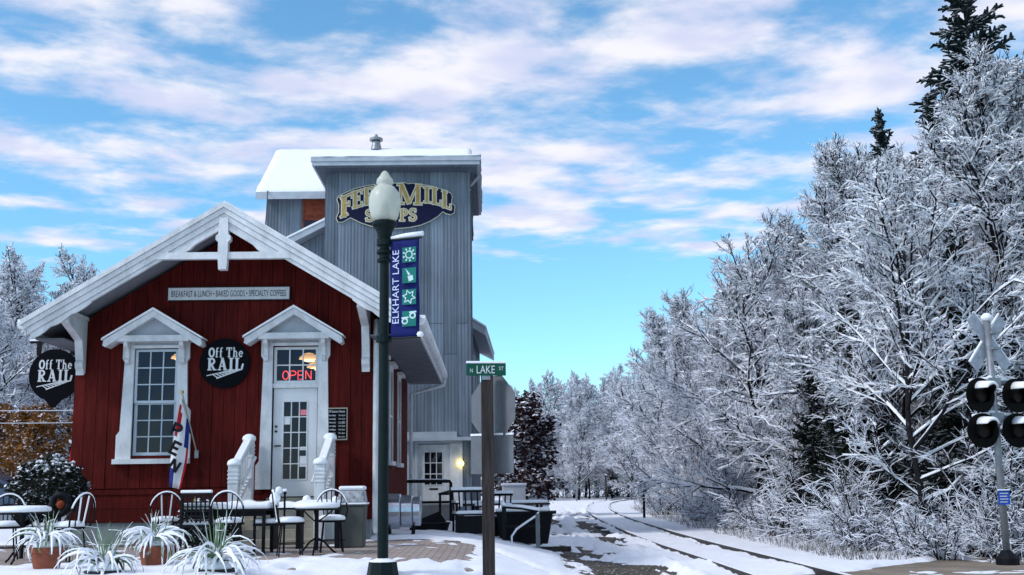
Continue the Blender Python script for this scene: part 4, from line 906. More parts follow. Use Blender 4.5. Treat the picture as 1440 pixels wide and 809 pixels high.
def sigpair(z, dx, rz, yoff):
    pr = part('lamp_pair', xs_o); pr.location = (0, 0, z-g1); pr.rotation_euler = (0, 0, R(rz))
    MB().tube([(-dx, 0, .22), (dx, 0, .22)], .035, 10).box(-.12, .12, -.09, .09, .14, .32).build('cross_arm', 'galv', pr)
    MB().tube([(-dx-.1, 0, .27), (-.12, 0, .30), (0, 0, .345), (.12, 0, .30), (dx+.1, 0, .27)], [.03, .04, .06, .04, .03], 10).build('arm_snow', 'snow', pr, smooth=True)
    for s in (-1, 1):
        x = s*dx
        fixn(MB().prism([(x+p[0], p[1]) for p in arc(0, 0, .31, .31, 0, 360, 32)[:-1]], yoff-.012, yoff+.012).build('backing_disc', 'signal_black', pr))
        MB().tube([(x, yoff+.013, 0), (x, yoff+.16, 0)], .14, 18).build('lamp_housing', 'signal_black', pr)
        V = []; n = 18                               # hood: tube cut back towards the bottom
        for k in range(n+1):
            a = R(-60+300*k/n); L_ = .10+.24*max(0, math.sin(a))
            V += [(x+.15*math.cos(a), yoff-.013, .15*math.sin(a)), (x+.155*math.cos(a), yoff-.013-L_, .155*math.sin(a))]
        hd = MB().add(V, [(2*k, 2*k+1, 2*k+3, 2*k+2) for k in range(n)]).build('hood', 'signal_black', pr, smooth=True); q = hd.modifiers.new('thick', 'SOLIDIFY'); q.thickness = .008
        V = []
        for k in range(9):
            a = R(42+96*k/8); hh_ = .012+.055*math.sin(math.pi*k/8)
            V += [(x+r_*math.cos(a), y_, r_*math.sin(a)) for r_, y_ in ((.160, yoff-.02), (.160, yoff-.34), (.160+hh_, yoff-.33), (.16+hh_*1.4, yoff-.02))]
        fixn(MB().add(V, [(4*k+q_, 4*k+(q_+1) % 4, 4*k+4+(q_+1) % 4, 4*k+4+q_) for k in range(8) for q_ in range(4)] + [(0, 1, 2, 3), (32, 33, 34, 35)]).build('hood_snow', 'snow', pr, smooth=True))
        MB().tube([(x, yoff-.014, 0), (x, yoff-.03, 0)], .12, 18).build('lens', 'lens_red', pr)
sigpair(2.99, .40, 18, -.13)
sigpair(2.36, .35, 10, -.13)
MB().box(-.105, .105, -.085, -.078, 1.05-g1, 1.30-g1).build('notice_plate', 'sign_blue', xs_o)
for k in range(4): MB().box(-.075, .075-.02*(k % 2), -.089, -.0855, 1.25-g1-.05*k-.008, 1.25-g1-.05*k+.008).build('notice_line', 'letter_white', xs_o)
MB().box(-.105, .105, -.10, -.07, 1.301-g1, 1.325-g1).build('plate_snow', 'snow', xs_o)
# ------------------------------------------------------------------ patio furniture
PZ = .585
def hoop_chair(label, loc, rz, grp='metal bistro chairs on the patio', frost=False):
    c = thing('bistro_chair', label, 'chair', (*loc, PZ), R(rz), grp)
    MB().lathe([(.19, .43), (.20, .44), (.20, .455), (.19, .46)], 18).build('seat', 'iron', c)
    MB().lathe([(.192, .461), (.20, .48), (.185, .515), (.12, .535), (.02, .54)], 18).build('seat_snow', 'snow', c, smooth=True)
    for a in (45, 135, 225, 315):
        ca, sa = math.cos(R(a)), math.sin(R(a)); MB().tube([(ca*.17, sa*.17, .44), (ca*.20, sa*.20, .2), (ca*.23, sa*.23, 0)], .011, 6).build('leg', 'iron', c)
    MB().tube([(.2*math.cos(R(a)), .2*math.sin(R(a)), .17) for a in range(0, 361, 20)], .007, 6).build('stretcher', 'iron', c)
    bk = [(-.20, .16, .45), (-.235, .20, .60)] + [(-.20*math.cos(R(a))*1.15, .20+.05*math.sin(R(a)), .62+.27*math.sin(R(a))) for a in range(0, 181, 15)] + [(.235, .20, .60), (.20, .16, .45)]
    MB().tube(bk, .012, 8).build('back_hoop', 'iron', c, smooth=True)
    MB().tube([(p[0], p[1], p[2]+.012) for p in bk[3:-3]], .014, 6).build('hoop_snow', 'snow', c, smooth=True)
    for k in range(5):
        x = -.14+.07*k; MB().tube([(x*.7, .17, .45), (x*1.1, .235, .62+.27*math.sqrt(max(0, 1-(x*1.1/.23)**2))-.01)], .0085 if not (frost and k % 2) else .011, 6).build('spindle', 'snow' if frost and k % 2 else 'iron', c)
    if frost:
        fr_ = []
    return c
hoop_chair('black hoop-back chair at the rectangular table, its back to the camera', (-3.68, 16.45), 180)
hoop_chair('black hoop-back chair turned sideways between the two patio tables', (-2.80, 16.25), 105, frost=True)
hoop_chair('black hoop-back chair behind the small round table', (-2.33, 17.05), 10)
hoop_chair('frosted hoop-back chair against the wall below the flag', (-4.92, 17.6), 200, frost=True)
hoop_chair('frosted hoop-back chair right of the left-hand round table', (-5.62, 15.6), 250, frost=True)
hoop_chair('hoop-back chair at the left picture edge behind the table', (-6.72, 16.2), 15)
def lattice_chair(label, loc, rz):
    c = thing('patio_chair', label, 'chair', (*loc, PZ), R(rz), 'lattice patio chairs')
    MB().box(-.24, .24, -.23, .23, .40, .43).build('seat', 'iron', c); MB().box(-.23, .23, -.22, .2, .431, .50).build('seat_snow', 'snow', c, bevel=.025)
    for x in (-.22, .22):
        for y in (-.21, .21): MB().box(x-.015, x+.015, y-.015, y+.015, 0, .85 if y > 0 else .62).build('leg', 'iron', c)
        MB().box(x-.025, x+.025, -.23, .22, .621, .645).build('arm', 'iron', c)
    mb = MB()
    for k in range(7): mb.box(-.20+k*.066-.010, -.20+k*.066+.010, .20, .215, .46, .84)
    mb.build('back_slat', 'iron', c); mb = MB()
    for k in range(6): mb.box(-.21, .21, .216, .226, .48+k*.065, .50+k*.065)
    mb.build('back_slat', 'iron', c)
    MB().box(-.235, .235, .19, .235, .845, .875).build('top_rail', 'iron', c); MB().box(-.235, .235, .18, .24, .876, .92).build('rail_snow', 'snow', c, bevel=.015)
    return c
lattice_chair('black lattice-back chair at the left end of the rectangular table', (-4.15, 16.75), 170)
lattice_chair('black armchair at the right end of the rectangular table', (-3.22, 16.95), -80)
def round_table(label, loc, r, h):
    t = thing('bistro_table', label, 'table', (*loc, PZ), 0, 'round bistro tables')
    MB().lathe([(r-.01, h-.025), (r, h-.02), (r, h-.002), (r-.01, h)], 28).build('table_top', 'iron', t)
    MB().lathe([(r-.015, h+.001), (r+.012, h+.025), (r-.0, h+.06), (r-.06, h+.082), (.05, h+.088)], 28).build('snow_cap', 'snow', t, smooth=True)
    MB().tube([(0, 0, .06), (0, 0, h-.026)], .03, 10).build('pedestal', 'iron', t)
    for k in range(3):
        a = R(30+120*k); ca, sa = math.cos(a), math.sin(a)
        MB().tube([(ca*.03, sa*.03, .22), (ca*.12, sa*.12, .17), (ca*.24, sa*.24, .05), (ca*.30, sa*.30, .01)], .014, 8).build('foot', 'iron', t)
        MB().tube([(ca*.03, sa*.03, h-.18), (ca*.15, sa*.15, h-.10), (ca*.24, sa*.24, h-.03)], .010, 8).build('strut', 'iron', t)
round_table('small round black table under snow near the bin', (-2.47, 16.5), .31, .64)
round_table('round black table under snow at the left picture edge', (-6.20, 15.5), .34, .66)
rt = thing('patio_table', 'rectangular black patio table under a slab of snow', 'table', (-3.80, 17.0, PZ))
MB().box(-.63, .63, -.38, .38, .615, .64).build('table_top', 'iron', rt); MB().box(-.64, .64, -.39, .39, .641, .735).build('snow_cap', 'snow', rt, bevel=.035)
for x in (-.55, .55):
    for y in (-.32, .32): MB().box(x-.022, x+.022, y-.022, y+.022, 0, .614).build('leg', 'iron', rt)
MB().box(-.53, .53, -.33, -.31, .54, .614).box(-.53, .53, .31, .33, .54, .614).build('apron', 'iron', rt)
r2 = thing('side_bench', 'low black bench under snow in front of the steps', 'bench', (-3.30, 18.3, PZ))
MB().box(-.75, .95, -.25, .25, .60, .63).build('seat', 'iron', r2)
nx = 14; V = []
for i in range(nx+1):
    x = -.75+1.7*i/nx; h = .70+.06*rnd.random()
    V += [(x, -.26, .631), (x, -.22, h), (x, .22, h), (x, .26, .631)]
fixn(MB().add(V, [(4*i+k, 4*i+k+1, 4*i+5+k, 4*i+4+k) for i in range(nx) for k in range(3)] + [(0, 1, 2, 3), (4*nx, 4*nx+1, 4*nx+2, 4*nx+3)]).build('snow_cap', 'snow', r2, smooth=True))
for x in (-.7, -.1, .3, .9): MB().box(x-.03, x+.03, -.2, .2, 0, .599).build('leg', 'iron', r2)
for x, z, r_ in ((-.10, .78, .09), (-.04, .90, .06), (.40, .75, .07), (.85, .74, .06)): MB().lathe([(.01, -r_), (r_*.8, -r_*.6), (r_, 0), (r_*.75, r_*.65), (.01, r_*.95)], 12, (x, 0, z)).build('snow_lump', 'snow', r2, smooth=True)
# rubbish bin
tb = thing('rubbish_bin', 'grey rubbish bin with snowy woven lid beside the steps', 'bin', (-2.19, 18.4, PZ))
fixn(MB().add([(-.19, -.19, 0), (.19, -.19, 0), (.19, .19, 0), (-.19, .19, 0), (-.215, -.215, .64), (.215, -.215, .64), (.215, .215, .64), (-.215, .215, .64)], [(0,3,2,1),(4,5,6,7),(0,1,5,4),(1,2,6,5),(2,3,7,6),(3,0,4,7)]).build('body', 'bin_grey', tb, bevel=.02))
MB().box(-.225, .225, -.225, .225, .641, .66).build('rim', 'bin_grey', tb); MB().box(-.24, .24, -.24, .24, .661, .69).build('rim_snow', 'snow', tb, bevel=.012)
fixn(MB().add([(-.215, -.215, .691), (.215, -.215, .691), (.215, .215, .691), (-.215, .215, .691), (-.19, -.19, .88), (.19, -.19, .88), (.19, .19, .88), (-.19, .19, .88)], [(0,3,2,1),(4,5,6,7),(0,1,5,4),(1,2,6,5),(2,3,7,6),(3,0,4,7)]).build('lid', 'wicker_grey', tb, bevel=.02))
MB().box(-.20, .20, -.20, .20, .881, .95).build('lid_snow', 'snow', tb, bevel=.03)
# galvanised drum on a trestle, black tub, dock rail
dg = thing('metal_drum', 'shiny galvanised drum lying on a stand at the cafe corner', 'drum', (-1.62, 22.0, PZ-.05))
for x0, x1, r_ in ((-.42, -.08, .33), (-.079, .14, .30), (.141, .30, .27)):
    MB().tube([(x0, 0, .52), (x0+.02, 0, .52), (x1-.02, 0, .52), (x1, 0, .52)], [r_-.03, r_, r_, r_-.03], 24).build('drum_section', 'galv_shiny', dg)
for x in (-.30, .15):
    MB().bar((x, -.25, 0), (x, -.05, .24), .05, .05).build('stand', 'iron', dg); MB().bar((x, .25, 0), (x, .05, .24), .05, .05).build('stand', 'iron', dg)
tbk = thing('black_tub', 'wide black tub standing beside the drum below the dock', 'tub', (-1.28, 24.0, .48))
MB().lathe([(.34, 0), (.38, .10), (.42, .26), (.44, .27), (.44, .30), (.40, .30)], 20).build('tub_body', 'iron', tbk)
MB().add([(-.36, .1, .30), (.2, .2, .52), (.36, .1, .30), (.0, .25, .30)], [(0, 1, 2), (0, 2, 3), (1, 0, 3), (2, 1, 3)]).build('tub_lid', 'iron', tbk)
dk = thing('dock_railing', 'grey pipe railing in front of the mill door', 'railing', (-1.6, 29.6, .5))
MB().tube([(-.60, 0, 1.15), (.56, 0, 1.14), (.58, 0, 1.10), (.58, 0, -.1)], .04, 10).build('pipe', 'iron', dk)
MB().tube([(-.55, 0, .62), (.57, 0, .62)], .03, 8).build('pipe', 'iron', dk)
MB().tube([(.34, -.8, .85), (.34, -.8, -.1)], .03, 8).tube([(.34, -.8, .83), (.58, 0, .90)], .03, 8).build('pipe', 'iron', dk)
MB().tube([(-.50, 0, 1.20), (.5, 0, 1.19)], .015, 6).build('rail_snow', 'snow', dk)
for z in (.60, .80): MB().box(.30, .56, -.85, -.4, z, z+.03).box(.30, .56, -.85, -.4, z+.031, z+.055).build('shelf', 'iron', dk)
# black bench row, long bin and stored tables right of the mill
def slat_bench(label, loc, rz, w):
    g = gzf(*loc); c = thing('slat_bench', label, 'bench', (*loc, g), R(rz), 'black metal benches stored beside the mill')
    for k in range(5): MB().box(-w/2, w/2, -.22+k*.09, -.15+k*.09, .42, .445).build('seat_slat', 'iron', c)
    MB().box(-w/2, w/2, -.22, .22, .446, .51).build('seat_snow', 'snow', c, bevel=.03)
    for k in range(6):
        x = -w/2+.04+k*(w-.08)/5; MB().bar((x, .22, .45), (x, .34, .88), .03, .02).build('back_slat', 'iron', c)
    MB().bar((-w/2, .345, .90), (w/2, .345, .90), .04, .05).build('top_rail', 'iron', c); MB().bar((-w/2, .345, .955), (w/2, .345, .955), .07, .06).build('rail_snow', 'snow', c)
    for x in (-w/2+.03, w/2-.03):
        MB().box(x-.02, x+.02, -.20, -.16, 0, .64).build('leg', 'iron', c); MB().box(x-.02, x+.02, .20, .24, 0, .42).build('leg', 'iron', c); MB().box(x-.03, x+.03, -.22, .26, .641, .67).build('arm', 'iron', c); MB().box(x-.035, x+.035, -.22, .24, .671, .72).build('arm_snow', 'snow', c, bevel=.015)
    MB().box(-w/2, w/2, -.17, -.15, .05, .41).build('front_panel', 'iron', c)
slat_bench('black slatted bench with snowy seat left of the wooden post', (-.40, 23.6), 12, .72)
slat_bench('black slatted bench half hidden behind the wooden post', (.05, 24.6), -14, .7)
lb = thing('long_bin', 'long black tapered bin with snowy lid right of the post', 'bin', (.72, 24.2, gzf(.7, 24.2)), R(-4))
fixn(MB().add([(-.50, -.38, .06), (.46, -.38, .06), (.46, .38, .06), (-.50, .38, .06), (-.58, -.44, .66), (.57, -.44, .66), (.57, .44, .66), (-.58, .44, .66)], [(0,3,2,1),(4,5,6,7),(0,1,5,4),(1,2,6,5),(2,3,7,6),(3,0,4,7)]).build('body', 'iron', lb))
MB().box(-.62, .64, -.47, .47, .661, .71).build('lid', 'iron', lb); MB().box(-.60, .50, -.44, .44, .711, .78).build('lid_snow', 'snow', lb, bevel=.03)
for x in (-.35, .3):
    for y in (-.3, .3): MB().tube([(x-.03, y, .05), (x+.03, y, .05)], .05, 10).build('wheel', 'iron', lb)
ab = thing('park_bench', 'dark bench end with curved snowy armrest beside the black bin', 'bench', (.62, 23.1, gzf(.6, 23.1)), R(-6))
MB().tube([(-.38, 0, .80), (0, 0, .77), (.36, 0, .70)], [.03, .03, .035], 8).build('top_rail', 'iron', ab); MB().tube([(-.38, 0, .83), (0, 0, .805), (.36, 0, .735)], [.03, .035, .04], 8).build('rail_snow', 'snow', ab, smooth=True)
cv = [(.36, 0, .70), (.30, 0, .60), (.08, 0, .46), (-.10, 0, .34), (-.20, 0, .20), (-.20, 0, .08), (-.12, 0, .02)]
MB().tube(cv, .028, 8).build('arm_scroll', 'iron', ab, smooth=True); MB().tube([(p[0]-.01, p[1]-.01, p[2]+.025) for p in cv], .024, 8).build('scroll_snow', 'snow', ab, smooth=True)
MB().box(.27, .35, -.04, .04, -.05, .66).build('leg', 'sign_back', ab); MB().box(-.40, -.32, -.04, .04, -.05, .80).build('leg', 'iron', ab)
MB().box(-.40, .35, .05, .45, .38, .42).build('seat', 'iron', ab); MB().lathe([(.05, 0), (.06, .03), (.03, .07)], 10, (-.38, 0, .83)).build('post_snow', 'snow', ab, smooth=True)
pt = thing('picnic_table', 'picnic table under snow behind the black bin', 'table', (.35, 27.0, gzf(.3, 27)), R(3))
MB().box(-1.0, 1.0, -.4, .4, .70, .74).build('table_top', 'wood_post', pt); MB().box(-1.0, .95, -.4, .4, .741, .81).build('snow_cap', 'snow', pt, bevel=.03)
for s in (-1, 1):
    MB().box(-1.0, 1.0, s*.72-.13, s*.72+.13, .42, .455).build('bench_board', 'wood_post', pt); MB().box(-1.0, 1.0, s*.72-.13, s*.72+.13, .456, .51).build('bench_snow', 'snow', pt, bevel=.02)
    MB().bar((s*.75, -.70, 0), (s*.75, .25, .70), .05, .09).build('leg', 'wood_post', pt); MB().bar((s*.75+.06, .70, 0), (s*.75+.06, -.25, .70), .05, .09).build('leg', 'wood_post', pt)
# kerb stone and scraps at the bin's foot
kb = thing('kerb_timber', 'dark timber lying in the snow at the bin foot', 'timber', (1.05, 23.4, gzf(1.05, 23.4)+.01), R(-10)); MB().bar((-.5, 0, .05), (.55, 0, .05), .14, .10).build('beam', 'wood_post', kb); MB().bar((-.45, 0, .115), (.2, .01, .115), .11, .03).build('snow_cap', 'snow', kb)
# white cabinet, steps and stepped fence behind
cb = thing('utility_cabinet', 'pale grey cabinet standing behind the sign post', 'cabinet', (1.0, 50, gzf(1, 50)))
MB().box(-.55, .55, -.4, .4, 0, .55).build('plinth', 'concrete', cb); MB().box(-.5, .5, -.35, .35, .551, 1.35).build('door_panel', 'house_white', cb, bevel=.02); MB().box(-.55, .55, -.4, .4, 1.351, 1.45).build('snow_cap', 'snow', cb, bevel=.03)
for k, (x, zt) in enumerate(((1.85, 2.35), (2.35, 2.05), (2.75, 1.80))):
    fp = thing('fence_panel', ('tallest', 'middle', 'lowest')[k] + ' of three stepped blue-grey fence panels by the maroon tree', 'fence', (x, 58+k*.8, gzf(x, 58)), 0, 'stepped fence panels')
    g = gzf(x, 58)
    for j in range(4): MB().box(-.24+j*.12+.006, -.24+(j+1)*.12-.006, -.02, .02, .3, zt-g).build('slat', 'fence_blue', fp)
    MB().box(-.30, .26, -.25, .0-.021, -.1, .62-.14*k).build('block', 'concrete', fp); MB().box(-.28, .24, -.24, -.03, .621-.14*k, .68-.14*k).build('snow_cap', 'snow', fp)
# trackside posts
for (x, y, h, mt, lab) in ((6.62, 50, 1.75, 'iron', 'dark marker post beside the near curve of the track'), (6.55, 88, 2.7, 'galv', 'pale thin post left of the far track bend'), (9.0, 90, 2.1, 'wood_post', 'dark thin post at the far track bend'), (11.9, 85, 1.9, 'galv', 'pale thin post right of the far track bend')):
    p_ = thing('track_post', lab, 'post', (x, y, gzf(x, y)-.1)); MB().box(-.05, .05, -.05, .05, 0, h).build('post', mt, p_); MB().box(-.07, .07, -.07, .07, h+.002, h+.08).build('snow_cap', 'snow', p_)
    if mt == 'iron': MB().box(-.16, .16, -.07, -.052, h-.55, h-.05).build('marker_plate', 'iron', p_)
# ------------------------------------------------------------------ potted spike plants
def spike_pot(label, loc, z, mt, r, h, n, seed, Lb, up):
    rg = random.Random(seed); c = thing('potted_plant', label, 'plant', (*loc, z), 0, 'snow covered potted spike plants')
    MB().lathe([(r*.72, 0), (r*.93, h*.76), (r*1.0, h*.77), (r*1.02, h*.97), (r*.95, h), (r*.86, h*.94)], 22).build('pot', mt, c, smooth=False)
    MB().lathe([(r*.85, h*.9), (r*.75, h+.04), (r*.3, h+.09), (.01, h+.10)], 16).build('pot_snow', 'snow', c, smooth=True)
    def blade(L, el, az, drop, w):
        pts = []; p = Vector((rg.uniform(-.05, .05), rg.uniform(-.05, .05), h)); e = el; k = 7
        for i in range(k+1):
            pts.append(p.copy()); az += rg.gauss(0, .16); e -= (rg.random() < .05)*1.0; p = p+Vector((math.cos(az)*math.cos(e), math.sin(az)*math.cos(e), math.sin(e)))*(L/k); e -= drop/k
        sd_ = Vector((-math.sin(az), math.cos(az), 0)); V = []
        for i, q in enumerate(pts):
            ww = w*(1-.75*(i/k)**2); V += [q-sd_*ww, q+Vector((0, 0, -ww*.8)), q+sd_*ww, q+Vector((0, 0, ww*1.1))]
        return V, [(4*i+j, 4*i+(j+1) % 4, 4*i+4+(j+1) % 4, 4*i+4+j) for i in range(k) for j in range(4)]
    for i in range(n):
        az = rg.uniform(0, 6.283)
        if i < up: V, f_ = blade(Lb*rg.uniform(.7, 1.05), R(rg.uniform(62, 88)), az, R(rg.uniform(0, 35)), .008); mm_ = 'blade'
        else: V, f_ = blade(Lb*rg.uniform(.8, 1.3), R(rg.uniform(45, 75)), az, R(rg.uniform(125, 185)), rg.uniform(.016, .028)); mm_ = 'snow' if rg.random() < .55 else ('blade' if rg.random() < .7 else 'weed')
        fixn(MB().add(V, f_).build('leaf', mm_, c))
spike_pot('snow-laden spike plant in terracotta pot nearest the left edge', (-5.14, 13.6), .60, 'terracotta', .19, .28, 84, 1, .46, 20)
spike_pot('tall spiky potted plant low in front of the red wall', (-4.22, 12.8), .36, 'pot_dark', .20, .30, 64, 2, .62, 26)
spike_pot('snow-laden spike plant in terracotta pot below the flag', (-4.02, 14.0), .60, 'terracotta', .19, .26, 88, 3, .50, 20)
spike_pot('largest spiky potted plant in front of the patio table', (-3.0, 12.8), .36, 'pot_dark', .21, .30, 74, 4, .68, 28)
# ------------------------------------------------------------------ trees
def nrm(a): return a/np.maximum(np.linalg.norm(a, axis=-1, keepdims=True), 1e-9)
def lines(P, D, L, k, rg, jit, trop):
    pts = [P]; d = D.copy(); L = np.broadcast_to(L, (len(P),))
    for i in range(k):
        d = nrm(d + rg.normal(0, jit, d.shape) + np.array([0, 0, trop])); P = P + d*(L/k)[:, None]; pts.append(P)
    return np.stack(pts, 1)
def kids(pts, n, smin, ang, rg, flat=0.6, smax=1.0):
    Nn, S = pts.shape[0], pts.shape[1]-1
    s = smin+(smax-smin)*(np.arange(n)[None]+rg.random((Nn, n)))/n; s = np.clip(s, 0, .999); q = s*S; i = q.astype(int); f = (q-i)[..., None]; r = np.arange(Nn)[:, None]
    a, b = pts[r, i], pts[r, i+1]; p = a+(b-a)*f; t = nrm(b-a)
    w = rg.normal(0, 1, t.shape); w[..., 2] *= flat; w = nrm(w-(w*t).sum(-1, keepdims=True)*t)
    an = ang*(1+rg.normal(0, .22, s.shape))[..., None]; d = np.cos(an)*t+np.sin(an)*w
    return p.reshape(-1, 3), d.reshape(-1, 3), s.reshape(-1), np.repeat(np.arange(Nn), n)
def segs(pts, r0, r1):
    """polylines (N,S+1,3) -> p0,p1,ra,rb"""
    Nn, S = pts.shape[0], pts.shape[1]-1; u = np.linspace(0, 1, S+1)
    r = np.broadcast_to(np.asarray(r0, float).reshape(-1, 1), (Nn, 1))*(1-u)+np.broadcast_to(np.asarray(r1, float).reshape(-1, 1), (Nn, 1))*u
    return pts[:, :-1].reshape(-1, 3), pts[:, 1:].reshape(-1, 3), r[:, :-1].ravel(), r[:, 1:].ravel()
def tubes(lst, n):
    p0 = np.concatenate([l[0] for l in lst]); p1 = np.concatenate([l[1] for l in lst]); ra = np.concatenate([l[2] for l in lst]); rb = np.concatenate([l[3] for l in lst])
    d = nrm(p1-p0); z = np.zeros_like(d); z[:, 2] = 1; z[np.abs(d[:, 2]) > .97] = (1, 0, 0)
    sd_ = nrm(np.cross(d, z)); up = np.cross(sd_, d); a = math.pi/2+np.arange(n)*2*math.pi/n
    ring = np.cos(a)[None, :, None]*sd_[:, None]+np.sin(a)[None, :, None]*up[:, None]
    V = np.concatenate([p0[:, None]+ring*ra[:, None, None], p1[:, None]+ring*rb[:, None, None]], 1)
    o = (np.arange(len(p0))*2*n)[:, None]; k = np.arange(n); k2 = (k+1) % n
    Q = np.stack([o+k, o+k2, o+n+k2, o+n+k], -1).reshape(-1, 4)
    return V.reshape(-1, 3), Q
def cat(A, B):
    return np.concatenate([A[0], B[0]]), np.concatenate([A[1], B[1]+len(A[0])])
def clumps(P, r, rg, flat=.55):
    """small octahedra (snow lumps, leaf clusters)"""
    n = len(P); o = np.array([[1, 0, 0], [0, 1, 0], [-1, 0, 0], [0, -1, 0], [0, 0, flat], [0, 0, -flat]], float); r = np.broadcast_to(r, (n,))
    an = rg.random(n)*6.28; ca, sa = np.cos(an), np.sin(an); V = np.repeat(o[None], n, 0)*r[:, None, None]*(1+rg.normal(0, .3, (n, 6, 1)))
    X2 = V[..., 0]*ca[:, None]-V[..., 1]*sa[:, None]; Y2 = V[..., 0]*sa[:, None]+V[..., 1]*ca[:, None]; V = np.stack([X2, Y2, V[..., 2]], -1)+P[:, None]
    t = np.array([[0, 1, 4], [1, 2, 4], [2, 3, 4], [3, 0, 4], [1, 0, 5], [2, 1, 5], [3, 2, 5], [0, 3, 5]]); Q = (np.arange(n)*6)[:, None, None]+t
    return V.reshape(-1, 3), Q.reshape(-1, 3)
def leaves(P, s, rg):
    """random small quads"""
    n = len(P); a = nrm(rg.normal(0, 1, (n, 3))); b = nrm(np.cross(a, rg.normal(0, 1, (n, 3)))); s = (s*(.6+.8*rg.random(n)))[:, None]
    V = np.stack([P-a*s, P-b*s*.6, P+a*s, P+b*s*.6], 1); return V.reshape(-1, 3), np.arange(n*4).reshape(-1, 4)
def trunkmesh(rg, H, r, lean=(0, 0), top=.9, k=8, jit=.06):
    P = np.zeros((1, 3)); P[0, 2] = -.3; D = nrm(np.array([[lean[0], lean[1], 1.0]])); return lines(P, D, np.array([H*top+.3]), k, rg, jit, .05)
PROTO = {}; SNOWPAD = {}
def frost_tree(key, seed, H, base, Rr, nl=26, n2=9, n3=8, n4=5, tr=.16, lean=(0, 0), elev=(25, 68), trop=.03, tw=.013, mats=('frost_limb', 'frost_twig'), prof=None, tl=.42):
    rg = np.random.default_rng(seed); T = trunkmesh(rg, H, tr, lean)
    u = base/H+(1-base/H)*((np.arange(nl)+rg.random(nl))/nl)**.9*.97; q = u*8*.999; i = np.clip(q.astype(int), 0, 7); f = (q-i)[:, None]
    P = T[0, i]*(1-f)+T[0, i+1]*f; az = np.arange(nl)*2.399+rg.normal(0, .4, nl); t = (u-u.min())/(u.max()-u.min())
    el = np.radians(elev[0]+(elev[1]-elev[0])*t+rg.normal(0, 8, nl)); D = np.stack([np.cos(az)*np.cos(el), np.sin(az)*np.cos(el), np.sin(el)], 1)
    pf = prof(t) if prof else (1-.62*t**1.5)*(.75+.25*np.minimum(1, t*5)); L = Rr*pf*(.8+.4*rg.random(nl))
    A = lines(P, D, L, 6, rg, .10, trop); rl = tr*.42*(L/Rr)**1.1+.012
    p, d, s, o = kids(A, n2, .2, .75, rg, .7); L2 = L[o]*.46*(1.15-.7*s); B = lines(p, d, L2, 4, rg, .12, trop*.7); r2 = rl[o]*.40+.006
    p, d, s, o = kids(B, n3, .15, .75, rg, .8); L3 = np.maximum(.25, L2[o]*.48*(1.2-.6*s)); Cc = lines(p, d, L3, 3, rg, .13, trop*.5)
    p, d, s, o = kids(Cc, n4, .1, .70, rg, .9); L4 = np.clip(L3[o]*.5, .14, tl)*(.6+.8*rg.random(len(p))); Dd = lines(p, d, L4, 2, rg, .16, .0)
    limb = tubes([segs(A, rl, .016), segs(B, r2, .011)], 5)
    tw_ = tubes([segs(Cc, tw*1.0, tw*.8), segs(Dd, tw*.85, tw*.55)], 3)
    def lift(sg, k, keep, dz):
        w = rg.random(len(sg[2])) < keep; o = np.zeros((w.sum(), 3)); h = np.abs(sg[0][w, 2]-sg[1][w, 2])/np.maximum(np.linalg.norm(sg[0][w]-sg[1][w], axis=1), 1e-6); g_ = h < .75
        o[:, 2] = sg[2][w]*dz; jr = .7+.8*rg.random(len(o)); return (sg[0][w]+o)[g_], (sg[1][w]+o)[g_], (sg[2][w]*k*jr+.006)[g_], (sg[3][w]*k*jr+.004)[g_]
    pads = tubes([lift(segs(A, rl, .016), .9, .85, .75), lift(segs(B, r2, .011), 1.25, .85, .9), lift(segs(Cc, tw, tw*.8), 1.9, .5, .8)], 4)
    SNOWPAD[key] = fast_mesh(key+'_snow', *pads, 'snow')
    tm = fast_mesh(key+'_trunk', *tubes([segs(T, tr, tr*.25)], 8), mats[0]); lm = fast_mesh(key+'_limbs', *limb, mats[0]); cm = fast_mesh(key+'_crown', *tw_, mats[1])
    PROTO[key] = (tm, lm, cm); return rg, Cc, Dd
def shrub(key, seed, H, Rr, nst=16, n2=8, n3=7, tw=.013, mats=('frost_limb', 'frost_twig')):
    rg = np.random.default_rng(seed); az = rg.random(nst)*6.283; el = np.radians(rg.uniform(38, 82, nst)); P = np.stack([rg.normal(0, .12*Rr, nst), rg.normal(0, .12*Rr, nst), np.full(nst, -.1)], 1)
    A = lines(P, np.stack([np.cos(az)*np.cos(el), np.sin(az)*np.cos(el), np.sin(el)], 1), H*rg.uniform(.7, 1.15, nst), 6, rg, .12, -.06)
    p, d, s, o = kids(A, n2, .2, .7, rg, .8); B = lines(p, d, H*.34*(1.2-.6*s), 4, rg, .14, -.03)
    p, d, s, o = kids(B, n3, .1, .7, rg, .9); Cc = lines(p, d, H*.13*rg.uniform(.6, 1.3, len(p)), 2, rg, .15, -.02)
    PROTO[key] = (fast_mesh(key+'_stems', *tubes([segs(A, .022, .012)], 5), mats[0]), fast_mesh(key+'_twigs', *tubes([segs(B, tw*1.1, tw*.8), segs(Cc, tw*.9, tw*.6)], 3), mats[1]))
